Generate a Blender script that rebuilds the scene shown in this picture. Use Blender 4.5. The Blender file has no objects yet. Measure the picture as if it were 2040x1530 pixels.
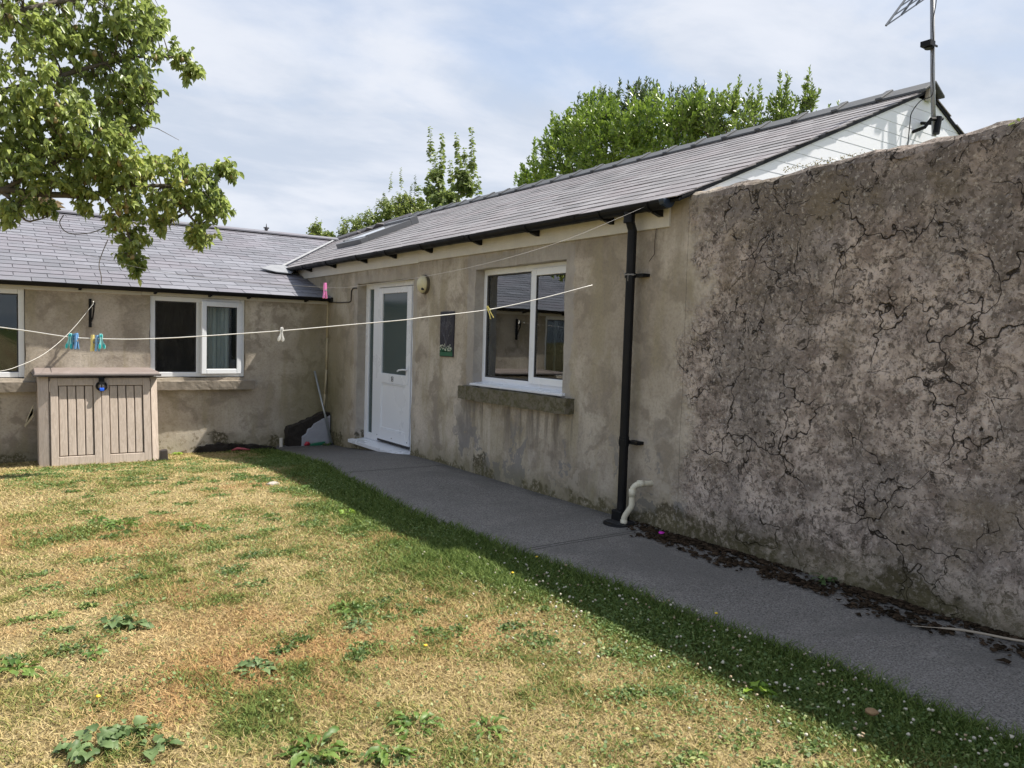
import bpy, bmesh, math, random
import numpy as np
from mathutils import Vector, Matrix, noise as mn
random.seed(7); rng=np.random.default_rng(7)
S=bpy.context.scene; COL=S.collection
R=math.radians
# ------------------------------------------------------------------ camera
CP=Vector((-4.059,-10.540,1.4535))
F_=Vector((0.56549,0.822735,-0.057686)); R_=Vector((0.824709,-0.564813,0.028998)); U_=Vector((0.008725,0.063972,0.997914))
cam=bpy.data.cameras.new('camera'); co=bpy.data.objects.new('camera',cam); COL.objects.link(co)
co.matrix_world=Matrix(((R_.x,U_.x,-F_.x,CP.x),(R_.y,U_.y,-F_.y,CP.y),(R_.z,U_.z,-F_.z,CP.z),(0,0,0,1)))
cam.sensor_width=36; cam.lens=36*1541/2040; cam.clip_end=2000; cam.clip_start=.05
S.camera=co
S.render.resolution_x=1024; S.render.resolution_y=768
# ------------------------------------------------------------------ light
SUN=Vector((.635,-.19,1)).normalized()
S.view_settings.view_transform='Standard'; S.view_settings.look='None'; S.view_settings.exposure=1.25; S.view_settings.gamma=1
lamp=bpy.data.lights.new('sun','SUN'); lamp.energy=3.9; lamp.angle=R(.55); lamp.color=(1,.93,.82)
lo=bpy.data.objects.new('sun',lamp); COL.objects.link(lo); lo.rotation_euler=SUN.to_track_quat('Z','Y').to_euler()
# ------------------------------------------------------------------ node helper
class G:
    def __init__(s,nt): s.nt=nt
    def n(s,t,**kw):
        nd=s.nt.nodes.new(t)
        for k,v in kw.items(): setattr(nd,k,v)
        return nd
    def set(s,sock,v):
        if isinstance(v,bpy.types.NodeSocket): s.nt.links.new(v,sock)
        elif v is not None:
            if isinstance(v,(tuple,list)) and len(v)==3 and sock.type=='RGBA': v=(*v,1)
            sock.default_value=v
    def noise(s,vec,scale,detail=4,rough=.55,dist=0,color=False):
        nd=s.n('ShaderNodeTexNoise'); s.set(nd.inputs['Vector'],vec); s.set(nd.inputs['Scale'],scale)
        nd.inputs['Detail'].default_value=detail; nd.inputs['Roughness'].default_value=rough; nd.inputs['Distortion'].default_value=dist
        return nd.outputs['Color' if color else 'Fac']
    def voro(s,vec,scale,feat='F1',out='Distance',rand=1):
        nd=s.n('ShaderNodeTexVoronoi',feature=feat); s.set(nd.inputs['Vector'],vec); nd.inputs['Scale'].default_value=scale; nd.inputs['Randomness'].default_value=rand
        return nd.outputs[out]
    def m(s,op,a,b=None,c=None,clamp=False):
        nd=s.n('ShaderNodeMath',operation=op,use_clamp=clamp); s.set(nd.inputs[0],a); s.set(nd.inputs[1],b) if b is not None else 0
        if c is not None: s.set(nd.inputs[2],c)
        return nd.outputs[0]
    def vm(s,op,a,b): 
        nd=s.n('ShaderNodeVectorMath',operation=op); s.set(nd.inputs[0],a)
        if op=='SCALE': s.set(nd.inputs['Scale'],b)
        else: s.set(nd.inputs[1],b)
        return nd.outputs[0]
    def ss(s,v,a,b,lo=0,hi=1):      # smoothstep a..b -> lo..hi
        nd=s.n('ShaderNodeMapRange',interpolation_type='SMOOTHSTEP'); s.set(nd.inputs[0],v)
        for i,x in enumerate((a,b,lo,hi)): s.set(nd.inputs[i+1],x)
        return nd.outputs[0]
    def mix(s,f,a,b,mode='MIX'):
        nd=s.n('ShaderNodeMix',data_type='RGBA',blend_type=mode); s.set(nd.inputs[0],f); s.set(nd.inputs[6],a); s.set(nd.inputs[7],b)
        return nd.outputs[2]
    def mixf(s,f,a,b):
        nd=s.n('ShaderNodeMix',data_type='FLOAT'); s.set(nd.inputs[0],f); s.set(nd.inputs[2],a); s.set(nd.inputs[3],b)
        return nd.outputs[0]
    def sep(s,v):
        nd=s.n('ShaderNodeSeparateXYZ'); s.set(nd.inputs[0],v); return nd.outputs
    def comb(s,x,y,z):
        nd=s.n('ShaderNodeCombineXYZ'); s.set(nd.inputs[0],x); s.set(nd.inputs[1],y); s.set(nd.inputs[2],z); return nd.outputs[0]
    def obj(s): return s.n('ShaderNodeTexCoord').outputs['Object']
    def bump(s,h,st=.5,d=.02,nrm=None):
        nd=s.n('ShaderNodeBump'); s.set(nd.inputs['Height'],h); nd.inputs['Strength'].default_value=st; nd.inputs['Distance'].default_value=d
        if nrm is not None: s.set(nd.inputs['Normal'],nrm)
        return nd.outputs[0]
    def attr(s,name): return s.n('ShaderNodeAttribute',attribute_name=name).outputs['Fac']
def mat(name,color=(.5,.5,.5),rough=.6,spec=.5,metal=0,fn=None,**kw):
    m=bpy.data.materials.new(name); m.use_nodes=True; nt=m.node_tree; g=G(nt)
    p=nt.nodes['Principled BSDF']; p.inputs['Base Color'].default_value=(*color,1); p.inputs['Roughness'].default_value=rough
    p.inputs['Specular IOR Level'].default_value=spec; p.inputs['Metallic'].default_value=metal
    if fn:
        r=fn(g) or {}
        for k,v in r.items():
            if k=='translucent': continue
            g.set(p.inputs[k],v)
        if 'translucent' in r:
            t=g.n('ShaderNodeBsdfTranslucent'); g.set(t.inputs[0],r['translucent'][1])
            mx=g.n('ShaderNodeMixShader'); mx.inputs[0].default_value=r['translucent'][0]
            nt.links.new(p.outputs[0],mx.inputs[1]); nt.links.new(t.outputs[0],mx.inputs[2])
            nt.links.new(mx.outputs[0],nt.nodes['Material Output'].inputs[0])
    return m
def dirty(col,amt=.25,sc=6,rough=.5,spec=.5,fine=60,bumpd=.002):
    def f(g):
        o=g.obj(); a=g.noise(o,sc,5,.6); b=g.noise(o,fine,3,.6)
        k=g.m('ADD',g.m('MULTIPLY',g.m('SUBTRACT',a,.5),amt*2),g.m('MULTIPLY',g.m('SUBTRACT',b,.5),amt))
        c=g.mix(1,col,g.n('ShaderNodeCombineColor').outputs[0],'MULTIPLY') if 0 else None
        hs=g.n('ShaderNodeHueSaturation'); g.set(hs.inputs['Color'],(*col,1)); g.set(hs.inputs['Value'],g.m('ADD',1,k)); 
        return {'Base Color':hs.outputs[0],'Roughness':g.ss(a,.3,.7,max(0,rough-.12),min(1,rough+.12)),'Normal':g.bump(b,.3,bumpd)}
    return f
# ------------------------------------------------------------------ world: sky with thin cloud
W=bpy.data.worlds.new('World'); S.world=W; W.use_nodes=True; g=G(W.node_tree); bg=W.node_tree.nodes['Background']
sky=g.n('ShaderNodeTexSky',sky_type='NISHITA',sun_disc=False,sun_elevation=math.asin(SUN.z),sun_rotation=math.atan2(SUN.x,SUN.y))
sky.air_density=1; sky.dust_density=1.0; sky.ozone_density=1.2; sky.altitude=50
gen=g.n('ShaderNodeTexCoord').outputs['Generated']
x,y,z=g.sep(gen); zz=g.m('ADD',g.m('MAXIMUM',z,0),.22)
pv=g.comb(g.m('DIVIDE',x,zz),g.m('DIVIDE',y,zz),0)
rot=g.n('ShaderNodeMapping'); g.set(rot.inputs[0],pv); rot.inputs['Rotation'].default_value=(0,0,R(35)); rot.inputs['Scale'].default_value=(.75,1.15,1); rot.inputs['Location'].default_value=(3.1,1.4,0)
c1=g.noise(rot.outputs[0],.75,8,.52,.35); c2=g.noise(rot.outputs[0],2.2,7,.55,.4)
cl=g.m('ADD',g.m('MULTIPLY',c1,.62),g.m('MULTIPLY',c2,.38))
cov=g.ss(cl,.38,.60,.50,.97)
haze=g.ss(z,0,.45,.6,0)
cov=g.m('MINIMUM',g.m('ADD',cov,haze),.97)
shade=g.ss(g.m('ADD',g.m('MULTIPLY',g.noise(rot.outputs[0],1.5,7,.58,.3),.6),g.m('MULTIPLY',c2,.4)),.40,.60,.0,1)
cloud=g.mix(shade,(3.35,3.75,4.45),(4.55,4.75,5.2))
final=g.mix(cov,sky.outputs[0],cloud)
W.node_tree.links.new(final,bg.inputs[0]); bg.inputs[1].default_value=.078
# ------------------------------------------------------------------ mesh helpers
class MB:
    def __init__(s): s.v=[]; s.f=[]
    def add(s,vs,fs):
        k=len(s.v); s.v+= [tuple(v) for v in vs]; s.f+=[tuple(i+k for i in f) for f in fs]; return s
    def box(s,a,b):
        x0,x1=sorted((a[0],b[0])); y0,y1=sorted((a[1],b[1])); z0,z1=sorted((a[2],b[2]))
        return s.add([(x0,y0,z0),(x1,y0,z0),(x1,y1,z0),(x0,y1,z0),(x0,y0,z1),(x1,y0,z1),(x1,y1,z1),(x0,y1,z1)],
              [(0,3,2,1),(4,5,6,7),(0,1,5,4),(1,2,6,5),(2,3,7,6),(3,0,4,7)])
    def hexa(s,p):   # 8 points bottom 4, top 4
        return s.add(p,[(0,3,2,1),(4,5,6,7),(0,1,5,4),(1,2,6,5),(2,3,7,6),(3,0,4,7)])
    def tube(s,pts,r,n=8,cap=True):
        pts=[Vector(p) for p in pts]; m=len(pts); rs=r if isinstance(r,(list,tuple)) else [r]*m
        t=[(pts[min(i+1,m-1)]-pts[max(i-1,0)]).normalized() for i in range(m)]
        up=Vector((0,0,1)) if abs(t[0].z)<.9 else Vector((1,0,0)); a=t[0].cross(up).normalized(); vs=[]
        for i in range(m):
            a=(a-t[i]*a.dot(t[i])).normalized(); b=t[i].cross(a)
            vs+=[pts[i]+(a*math.cos(2*math.pi*j/n)+b*math.sin(2*math.pi*j/n))*rs[i] for j in range(n)]
        fs=[(i*n+j,i*n+(j+1)%n,(i+1)*n+(j+1)%n,(i+1)*n+j) for i in range(m-1) for j in range(n)]
        if cap: fs+=[tuple(range(n))[::-1],tuple((m-1)*n+j for j in range(n))]
        return s.add(vs,fs)
    def prism(s,poly,fn,d0,d1):   # 2D poly, fn(u,v,d)->3D
        n=len(poly); vs=[fn(u,v,d0) for u,v in poly]+[fn(u,v,d1) for u,v in poly]
        return s.add(vs,[tuple(range(n))[::-1],tuple(range(n,2*n))]+[(i,(i+1)%n,n+(i+1)%n,n+i) for i in range(n)])
    def build(s,name,m=None,parent=None,smooth=False,bevel=0,seg=2,fix=True):
        me=bpy.data.meshes.new(name); me.from_pydata(s.v,[],s.f)
        if fix:
            b=bmesh.new(); b.from_mesh(me); bmesh.ops.recalc_face_normals(b,faces=b.faces); b.to_mesh(me); b.free()
        return link(name,me,m,parent,smooth,bevel,seg)
def link(name,me,m=None,parent=None,smooth=False,bevel=0,seg=2):
    if smooth: me.polygons.foreach_set('use_smooth',[True]*len(me.polygons))
    o=bpy.data.objects.new(name,me); COL.objects.link(o)
    if m: me.materials.append(m)
    if parent is not None: attach(o,parent)
    if bevel:
        bv=o.modifiers.new('bevel','BEVEL'); bv.width=bevel; bv.segments=seg; bv.limit_method='ANGLE'; bv.angle_limit=R(40)
    return o
def attach(o,parent):
    o.parent=parent
    if parent.type=='EMPTY': o.location=-Vector(parent.location)      # meshes are built in world coordinates
def empty(name,loc,label,cat,group=None):
    e=bpy.data.objects.new(name,None); COL.objects.link(e); e.location=loc; e.empty_display_size=.2
    return tag(e,label,cat,group)
def tag(o,label=None,cat=None,group=None,kind=None):
    if label: o['label']=label
    if cat: o['category']=cat
    if group: o['group']=group
    if kind: o['kind']=kind
    return o
def npmesh(name,verts,faces4,attrs=None,m=None,parent=None,smooth=False):
    """verts (N,3), faces list of arrays (k,n)"""
    me=bpy.data.meshes.new(name); me.vertices.add(len(verts)); me.vertices.foreach_set('co',np.asarray(verts,dtype=np.float32).ravel())
    loops=np.concatenate([f.ravel() for f in faces4]); sizes=np.concatenate([np.full(len(f),f.shape[1]) for f in faces4])
    me.loops.add(len(loops)); me.loops.foreach_set('vertex_index',loops.astype(np.int32))
    me.polygons.add(len(sizes)); st=np.concatenate([[0],np.cumsum(sizes)[:-1]])
    me.polygons.foreach_set('loop_start',st.astype(np.int32))
    me.update(calc_edges=True)
    for k,a in (attrs or {}).items():
        at=me.attributes.new(k,'FLOAT','POINT'); at.data.foreach_set('value',np.asarray(a,dtype=np.float32))
    return link(name,me,m,parent,smooth)
# value noise in numpy
_T=rng.random((256,256))
def vn(x,y):
    xi=np.floor(x).astype(int); yi=np.floor(y).astype(int); fx=x-xi; fy=y-yi; fx=fx*fx*(3-2*fx); fy=fy*fy*(3-2*fy)
    a=_T[xi%256,yi%256]; b=_T[(xi+1)%256,yi%256]; c=_T[xi%256,(yi+1)%256]; d=_T[(xi+1)%256,(yi+1)%256]
    return (a*(1-fx)+b*fx)*(1-fy)+(c*(1-fx)+d*fx)*fy
def fbm(x,y,o=4):
    s=0;a=.5;t=0
    for i in range(o): s=s+a*vn(x*2**i+17*i,y*2**i+31*i); t+=a; a*=.55
    return s/t
def sst(v,a,b):
    t=np.clip((v-a)/(b-a),0,1); return t*t*(3-2*t)
# ------------------------------------------------------------------ ground heights and lawn cover
def gz(y): return -.12+.205*sst(-np.asarray(y,float),0,3.1)
_ey=[0,-1,-2,-3.65,-4.8,-5.7,-7.2,-8.2,-9.4,-14][::-1]; _ex=[-.72,-.86,-1.0,-1.17,-1.25,-1.26,-1.13,-1.05,-1.0,-.97][::-1]
def xe(y): return np.interp(y,_ey,_ex)+.05*(vn(np.asarray(y,float)*3.1,np.zeros_like(np.asarray(y,float)))-.5)
def green(x,y):
    d=xe(y)-x
    gr=.08+.27*sst(fbm(x*1.3+3,y*1.3+8),.48,.72)+.34*sst(fbm(x*6,y*6),.5,.72)
    gr=gr+.9*(1-sst(d+.5*(fbm(x*2.5,y*2.5)-.5),.2,.80))
    for px,py,rx,ry,a in ((-1.75,-6.4,.42,.55,.5),(-3.6,-4.7,.45,.22,.42),(-2.75,-8.3,.35,.3,.22),(-1.8,-8.3,.6,.9,.16),(-2.45,-7.0,.3,.3,.3),(-3.1,-7.75,.3,.3,.25),(-3.8,-7.9,.4,.3,.15),(-3,-.95,1.2,.28,.35),(-2.9,-4.9,.3,.25,.2)):
        gr=gr+a*np.exp(-((x-px)/rx)**2-((y-py)/ry)**2)
    return np.clip(gr,0,1)
def orange(x,y): 
    o=.7*sst(fbm(x*1.7+40,y*1.7+11),.55,.78)
    for px,py,rx,ry,a in ((-3.3,-7.35,.35,.25,.9),(-2.35,-7.5,.5,.25,.8),(-3.9,-4.3,.3,.3,.6),(-3.1,-5.1,.3,.25,.5)):
        o=o+a*np.exp(-((x-px)/rx)**2-((y-py)/ry)**2)
    return np.clip(o,0,1)
def lawn_col(g,base,o):
    gr=g.attr('grn'); og=g.attr('org'); r=g.attr('rnd')
    n=g.noise(o,35,3,.6); f=g.m('ADD',gr,g.m('MULTIPLY',g.m('SUBTRACT',r,.5),.75)); f=g.m('ADD',f,g.m('MULTIPLY',g.m('SUBTRACT',n,.5),.5))
    straw=g.mix(r,(.36,.275,.125),(.66,.55,.31)); straw=g.mix(g.m('MULTIPLY',og,.72),straw,g.mix(r,(.33,.17,.065),(.56,.35,.17)))
    grn=g.mix(r,(.05,.095,.018),(.19,.25,.07))
    ol=g.mix(r,(.16,.145,.04),(.36,.33,.12))
    c=g.mix(g.ss(f,.26,.46),straw,ol); c=g.mix(g.ss(f,.46,.68),c,grn)
    return c
def f_ground(g):
    o=g.obj(); c=lawn_col(g,0,o); n=g.noise(o,90,4,.7); n2=g.noise(o,300,2,.7)
    c=g.mix(g.ss(n,.35,.65,.75,.1),c,(.075,.052,.028))
    return {'Base Color':c,'Normal':g.bump(g.m('ADD',n,g.m('MULTIPLY',n2,.4)),.9,.02)}
M_ground=mat('lawn_soil',rough=.95,spec=.1,fn=f_ground)
def f_blade(g):
    c=lawn_col(g,0,g.obj()); return {'Base Color':c,'translucent':(.22,c)}
M_blade=mat('grass_blade',rough=.75,spec=.15,fn=f_blade)
gx=np.concatenate([[-400,-150,-60,-30,-16,-12],np.arange(-9,1.01,.08),[3,8,16,40,120,400]]); gy=np.concatenate([[-400,-150,-60,-30,-18],np.arange(-14,1.01,.08),[4,10,20,60,150,400]])
X,Y=np.meshgrid(gx,gy); nx,ny=len(gx),len(gy)
near=(X>-9)&(X<1)&(Y>-14)&(Y<1)
Z=gz(Y)+np.where(near,(fbm(X*1.5,Y*1.5)-.5)*.03*sst(xe(Y)-X,0,.5),0)-.012
Z=np.where(X>xe(Y)-.0,gz(Y)-.03,Z)
idx=np.arange(nx*ny).reshape(ny,nx); fc=np.stack([idx[:-1,:-1],idx[:-1,1:],idx[1:,1:],idx[1:,:-1]],-1).reshape(-1,4)
go=npmesh('ground',np.stack([X,Y,Z],-1).reshape(-1,3),[fc],{'grn':green(X,Y).ravel(),'org':orange(X,Y).ravel(),'rnd':vn(X*9,Y*9).ravel()},M_ground,None,True)
tag(go,'sunburnt back lawn, straw and green, sloping to the cottages','ground',kind='structure')
def gh(x,y): return gz(y)+(fbm(x*1.5,y*1.5)-.5)*.03*sst(xe(y)-x,0,.5)-.012
# path
def f_path(g):
    o=g.obj(); a=g.noise(o,1.6,6,.6); b=g.noise(o,110,3,.8); v=g.voro(o,130,'F1','Color'); vx=g.sep(v)[0]
    c=g.mix(a,(.17,.158,.145),(.33,.31,.285)); c=g.mix(g.ss(b,.42,.62,0,.75),c,(.028,.028,.03)); c=g.mix(g.ss(vx,.8,.97,0,.75),c,(.30,.29,.28))
    x,y,z=g.sep(o); e=g.ss(g.m('ADD',x,g.m('MULTIPLY',g.noise(o,3,5,.6),.4)),.03,.25)
    c=g.mix(g.m('MULTIPLY',e,.6),c,(.05,.05,.046))
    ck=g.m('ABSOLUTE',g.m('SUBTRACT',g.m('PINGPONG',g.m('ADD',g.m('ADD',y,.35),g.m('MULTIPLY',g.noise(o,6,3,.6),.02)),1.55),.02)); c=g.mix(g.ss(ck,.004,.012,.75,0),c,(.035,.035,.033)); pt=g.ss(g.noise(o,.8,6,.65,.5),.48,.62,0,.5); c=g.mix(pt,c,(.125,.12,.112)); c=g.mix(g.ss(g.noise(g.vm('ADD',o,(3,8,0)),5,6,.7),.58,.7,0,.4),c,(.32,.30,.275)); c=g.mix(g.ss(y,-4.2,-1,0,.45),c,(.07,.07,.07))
    return {'Base Color':c,'Normal':g.bump(g.m('SUBTRACT',g.m('ADD',b,g.m('MULTIPLY',vx,.6)),g.ss(ck,.003,.012,1,0)),.8,.006)}
M_path=mat('rough_concrete',rough=.85,spec=.3,fn=f_path)
ys=np.arange(.02,-14.01,-.06); us=np.linspace(0,1,24)
PX=[];
for yv in ys:
    e=float(xe(np.array([yv]))[0]); PX.append([( .06+(e-.02-.06)*u, yv, float(gz(yv))+.022+.012*(fbm(np.array([u*2]),np.array([yv*.8]))[0]-.5)-(.03 if u>.99 else 0)) for u in us])
V=np.array(PX).reshape(-1,3); n1,n2=len(ys),len(us); idx=np.arange(n1*n2).reshape(n1,n2)
po=npmesh('path',V,[np.stack([idx[:-1,:-1],idx[1:,:-1],idx[1:,1:],idx[:-1,1:]],-1).reshape(-1,4)],{},M_path,None,True)
tag(po,'rough grey concrete path along the foot of the long wall','path',kind='structure')

# ------------------------------------------------------------------ plaster
def f_plaster(g):
    o=g.obj(); x,y,z=g.sep(o)
    wob=g.vm('ADD',o,g.vm('SCALE',g.noise(o,2.6,4,.6,0,True),.45))
    big=g.noise(o,.9,6,.6,.3); mid=g.noise(wob,3.2,7,.62,.4); fine=g.noise(o,45,5,.7); vf=g.noise(o,160,2,.7)
    streak=g.noise(g.vm('MULTIPLY',o,(2.6,2.6,.55)),1.7,6,.6,.3)
    # smooth render
    c=g.mix(g.ss(big,.36,.64),(.385,.338,.278),(.53,.48,.41))
    c=g.mix(g.ss(mid,.44,.62,0,.85),c,(.26,.225,.185))
    c=g.mix(g.ss(streak,.47,.66,0,.7),c,(.33,.29,.205))
    c=g.mix(g.ss(g.noise(wob,1.4,5,.6),.52,.68,0,.65),c,(.56,.50,.435))
    c=g.mix(g.ss(fine,.42,.75,0,.4),c,(.17,.15,.13))
    def band(y0,y1,z0,z1,wd):      # trowelled repair band round an opening
        dy=g.m('MAXIMUM',g.m('SUBTRACT',y0,y),g.m('SUBTRACT',y,y1)); dz=g.m('MAXIMUM',g.m('SUBTRACT',z0,z),g.m('SUBTRACT',z,z1)); d=g.m('ADD',g.m('MAXIMUM',dy,dz),g.m('MULTIPLY',g.m('SUBTRACT',g.noise(o,3.5,5,.65),.5),.28))
        return g.m('MULTIPLY',g.ss(d,wd,wd-.025,0,.6),g.ss(x,-.3,-.1))
    c=g.mix(band(-5.39,-3.95,1.0,2.14,.13),c,(.35,.335,.325)); c=g.mix(band(-2.61,-1.03,0,2.12,.10),c,(.37,.345,.315))
    dr=g.m('MULTIPLY',g.m('MULTIPLY',g.ss(y,-5.75,-5.5),g.ss(y,-3.7,-3.85)),g.m('MULTIPLY',g.ss(z,.2,.8),g.ss(z,.95,.84))); dr=g.m('MULTIPLY',dr,g.ss(g.noise(g.vm('MULTIPLY',o,(5,5,.5)),2.2,5,.65),.46,.64,0,.75)); c=g.mix(g.m('MULTIPLY',dr,g.ss(x,-.3,-.1)),c,(.15,.13,.11))
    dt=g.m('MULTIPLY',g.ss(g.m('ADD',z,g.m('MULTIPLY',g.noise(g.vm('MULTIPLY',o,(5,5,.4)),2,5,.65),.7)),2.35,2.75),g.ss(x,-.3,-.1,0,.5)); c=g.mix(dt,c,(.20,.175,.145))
    low=g.ss(z,1.05,.35)
    # flaked grey patches low on the wall
    pt=g.ss(g.noise(wob,2.6,5,.62),.545,.565); pt=g.m('MULTIPLY',g.m('MULTIPLY',pt,low),g.ss(y,-3.0,-3.8,0,.75)); c=g.mix(pt,c,(.20,.195,.20))
    pt2=g.ss(g.noise(g.vm('ADD',wob,(5,3,1)),2.6,5,.6),.575,.60); c=g.mix(g.m('MULTIPLY',g.m('MULTIPLY',pt2,low),.7),c,(.42,.375,.32))
    # algae in the corner
    alg=g.m('MULTIPLY',g.ss(g.m('ADD',g.m('ABSOLUTE',y),g.m('MULTIPLY',streak,1.2)),1.7,.7,0,.75),g.ss(z,2,.4,.35,1)); c=g.mix(g.m('MULTIPLY',alg,g.ss(x,-.9,-.1,0,1)),c,(.17,.155,.075))
    cwf=g.vm('ADD',o,g.vm('SCALE',g.noise(o,20,4,.7,0,True),.10))
    # old weathered render of the garden wall
    rmask=g.ss(g.m('ADD',y,g.m('MULTIPLY',g.m('SUBTRACT',g.noise(o,1.8,6,.65),.5),1.5)),-6.75,-7.0)
    pb=g.noise(o,5.5,8,.68,.6); pc=g.noise(wob,1.3,6,.6)
    r=g.mix(g.ss(pb,.38,.62),(.25,.205,.18),(.58,.495,.44)); r=g.mix(g.ss(pc,.45,.62,0,.7),r,(.20,.18,.168)); r=g.mix(g.ss(g.noise(wob,2.1,6,.65),.54,.64,0,.6),r,(.13,.11,.094)); r=g.mix(g.m('MULTIPLY',g.ss(g.m('ADD',z,g.m('MULTIPLY',pc,1.3)),2.4,3.5),.5),r,(.10,.085,.075))
    r=g.mix(g.ss(g.noise(o,30,6,.78,.5),.49,.58,0,.8),r,(.105,.088,.074)); r=g.mix(g.ss(g.noise(g.vm('ADD',o,(9,2,4)),40,5,.7,.4),.55,.66,0,.75),r,(.52,.475,.43))
    r=g.mix(g.ss(g.voro(cwf,24,'F1'),.10,.22,.55,0),r,(.06,.05,.043)); r=g.mix(g.m('MULTIPLY',g.ss(g.voro(g.vm('ADD',cwf,(3,3,8)),15,'F1'),.12,.2,.6,0),g.ss(pc,.5,.6)),r,(.48,.45,.41))
    r=g.mix(g.ss(g.noise(g.vm('ADD',o,(4,7,1)),1.9,5,.6),.55,.7,0,.55),r,(.20,.165,.115))
    c=g.mix(rmask,c,r)
    # cracks
    cw=g.vm('ADD',o,g.vm('SCALE',g.vm('SUBTRACT',g.noise(o,3.2,3,.6,0,True),(.5,.5,.5)),.42)); cw=g.vm('ADD',g.vm('MULTIPLY',cw,(1,1,.8)),g.vm('SCALE',g.noise(o,24,3,.6,0,True),.025))
    e1=g.voro(cw,2.9,'DISTANCE_TO_EDGE'); e2=g.voro(g.vm('ADD',cw,(3,1,7)),6.3,'DISTANCE_TO_EDGE')
    w1=g.ss(g.noise(g.vm('ADD',o,(1,5,2)),1.9,5,.6),.40,.62,0,.0065); w2=g.ss(g.noise(g.vm('ADD',o,(8,5,2)),2.3,5,.65),.50,.68,0,.012)
    k1=g.m('LESS_THAN',e1,w1); k1=g.m('SUBTRACT',1,g.ss(g.m('SUBTRACT',e1,w1),-.004,.009)); k2=g.m('SUBTRACT',1,g.ss(g.m('SUBTRACT',e2,w2),-.008,.014))
    k1=g.m('MULTIPLY',k1,g.ss(w1,.0003,.003)); k2=g.m('MULTIPLY',k2,g.ss(w2,.002,.010))
    crack=g.m('MAXIMUM',k1,k2)
    pit=g.ss(g.noise(g.vm('MULTIPLY',cw,(1,1,.8)),11,6,.72,.8),.60,.64); pit=g.m('MULTIPLY',pit,g.ss(g.m('ADD',z,g.m('MULTIPLY',g.noise(o,2.2,4,.6),1.6)),2.3,3.0,.12,1))
    crack=g.m('MAXIMUM',crack,pit); crack=g.m('MULTIPLY',crack,rmask)
    c=g.mix(g.m('MULTIPLY',crack,.93),c,(.022,.018,.014)); c=g.mix(g.m('MULTIPLY',g.m('MULTIPLY',g.ss(g.noise(wob,9,6,.75,.6),.57,.63),rmask),.8),c,(.03,.024,.019))
    # moss and rot at the foot
    zz=g.m('SUBTRACT',z,g.ss(y,0,-3,-.12,.085))
    ft=g.ss(g.m('SUBTRACT',zz,g.m('MULTIPLY',g.ss(g.noise(o,1.6,4,.6),.38,.72),.36)),.03,-.05)
    ft=g.m('MULTIPLY',ft,g.ss(g.noise(o,26,5,.75),.40,.52)); c=g.mix(g.m('MULTIPLY',ft,.85),c,(.035,.028,.018))
    c=g.mix(g.ss(g.m('ADD',zz,g.m('MULTIPLY',g.noise(o,4,4,.6),-.25)),.2,-.1,0,.5),c,(.16,.145,.07))
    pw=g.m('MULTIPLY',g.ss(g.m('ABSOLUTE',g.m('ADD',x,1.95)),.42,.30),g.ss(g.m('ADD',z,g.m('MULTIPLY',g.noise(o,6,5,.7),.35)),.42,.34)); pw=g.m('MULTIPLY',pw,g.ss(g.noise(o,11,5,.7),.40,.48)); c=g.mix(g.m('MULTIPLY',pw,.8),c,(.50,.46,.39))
    # holes and scratches in the smooth render
    h=g.m('ADD',g.m('MULTIPLY',mid,.7),g.m('MULTIPLY',fine,.25)); h=g.m('ADD',h,g.m('MULTIPLY',vf,.08))
    hr=g.m('ADD',g.m('MULTIPLY',pb,1.4),g.m('ADD',g.m('MULTIPLY',g.noise(o,24,6,.75),.8),g.m('MULTIPLY',crack,-2.2)))
    hh=g.mixf(rmask,g.m('MULTIPLY',h,.6),hr)
    return {'Base Color':c,'Normal':g.bump(hh,.75,.022)}
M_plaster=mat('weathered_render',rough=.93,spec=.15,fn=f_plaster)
def rmaskf(s): return float(sst(np.array(s),6.5,7.2))
def disp(s,z,k=1.0):
    a=mn.fractal(Vector((s*.9,z*.9,3.3)),1,2,4)*.012
    rm=rmaskf(s) if k==1 else 0
    b=mn.fractal(Vector((s*3.5,z*3.5,8.1)),.8,2,4)*.016+mn.fractal(Vector((s*1.1,z*1.1,1.)),1,2,2)*.02
    return a*(1-rm)+b*rm-.004
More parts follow.
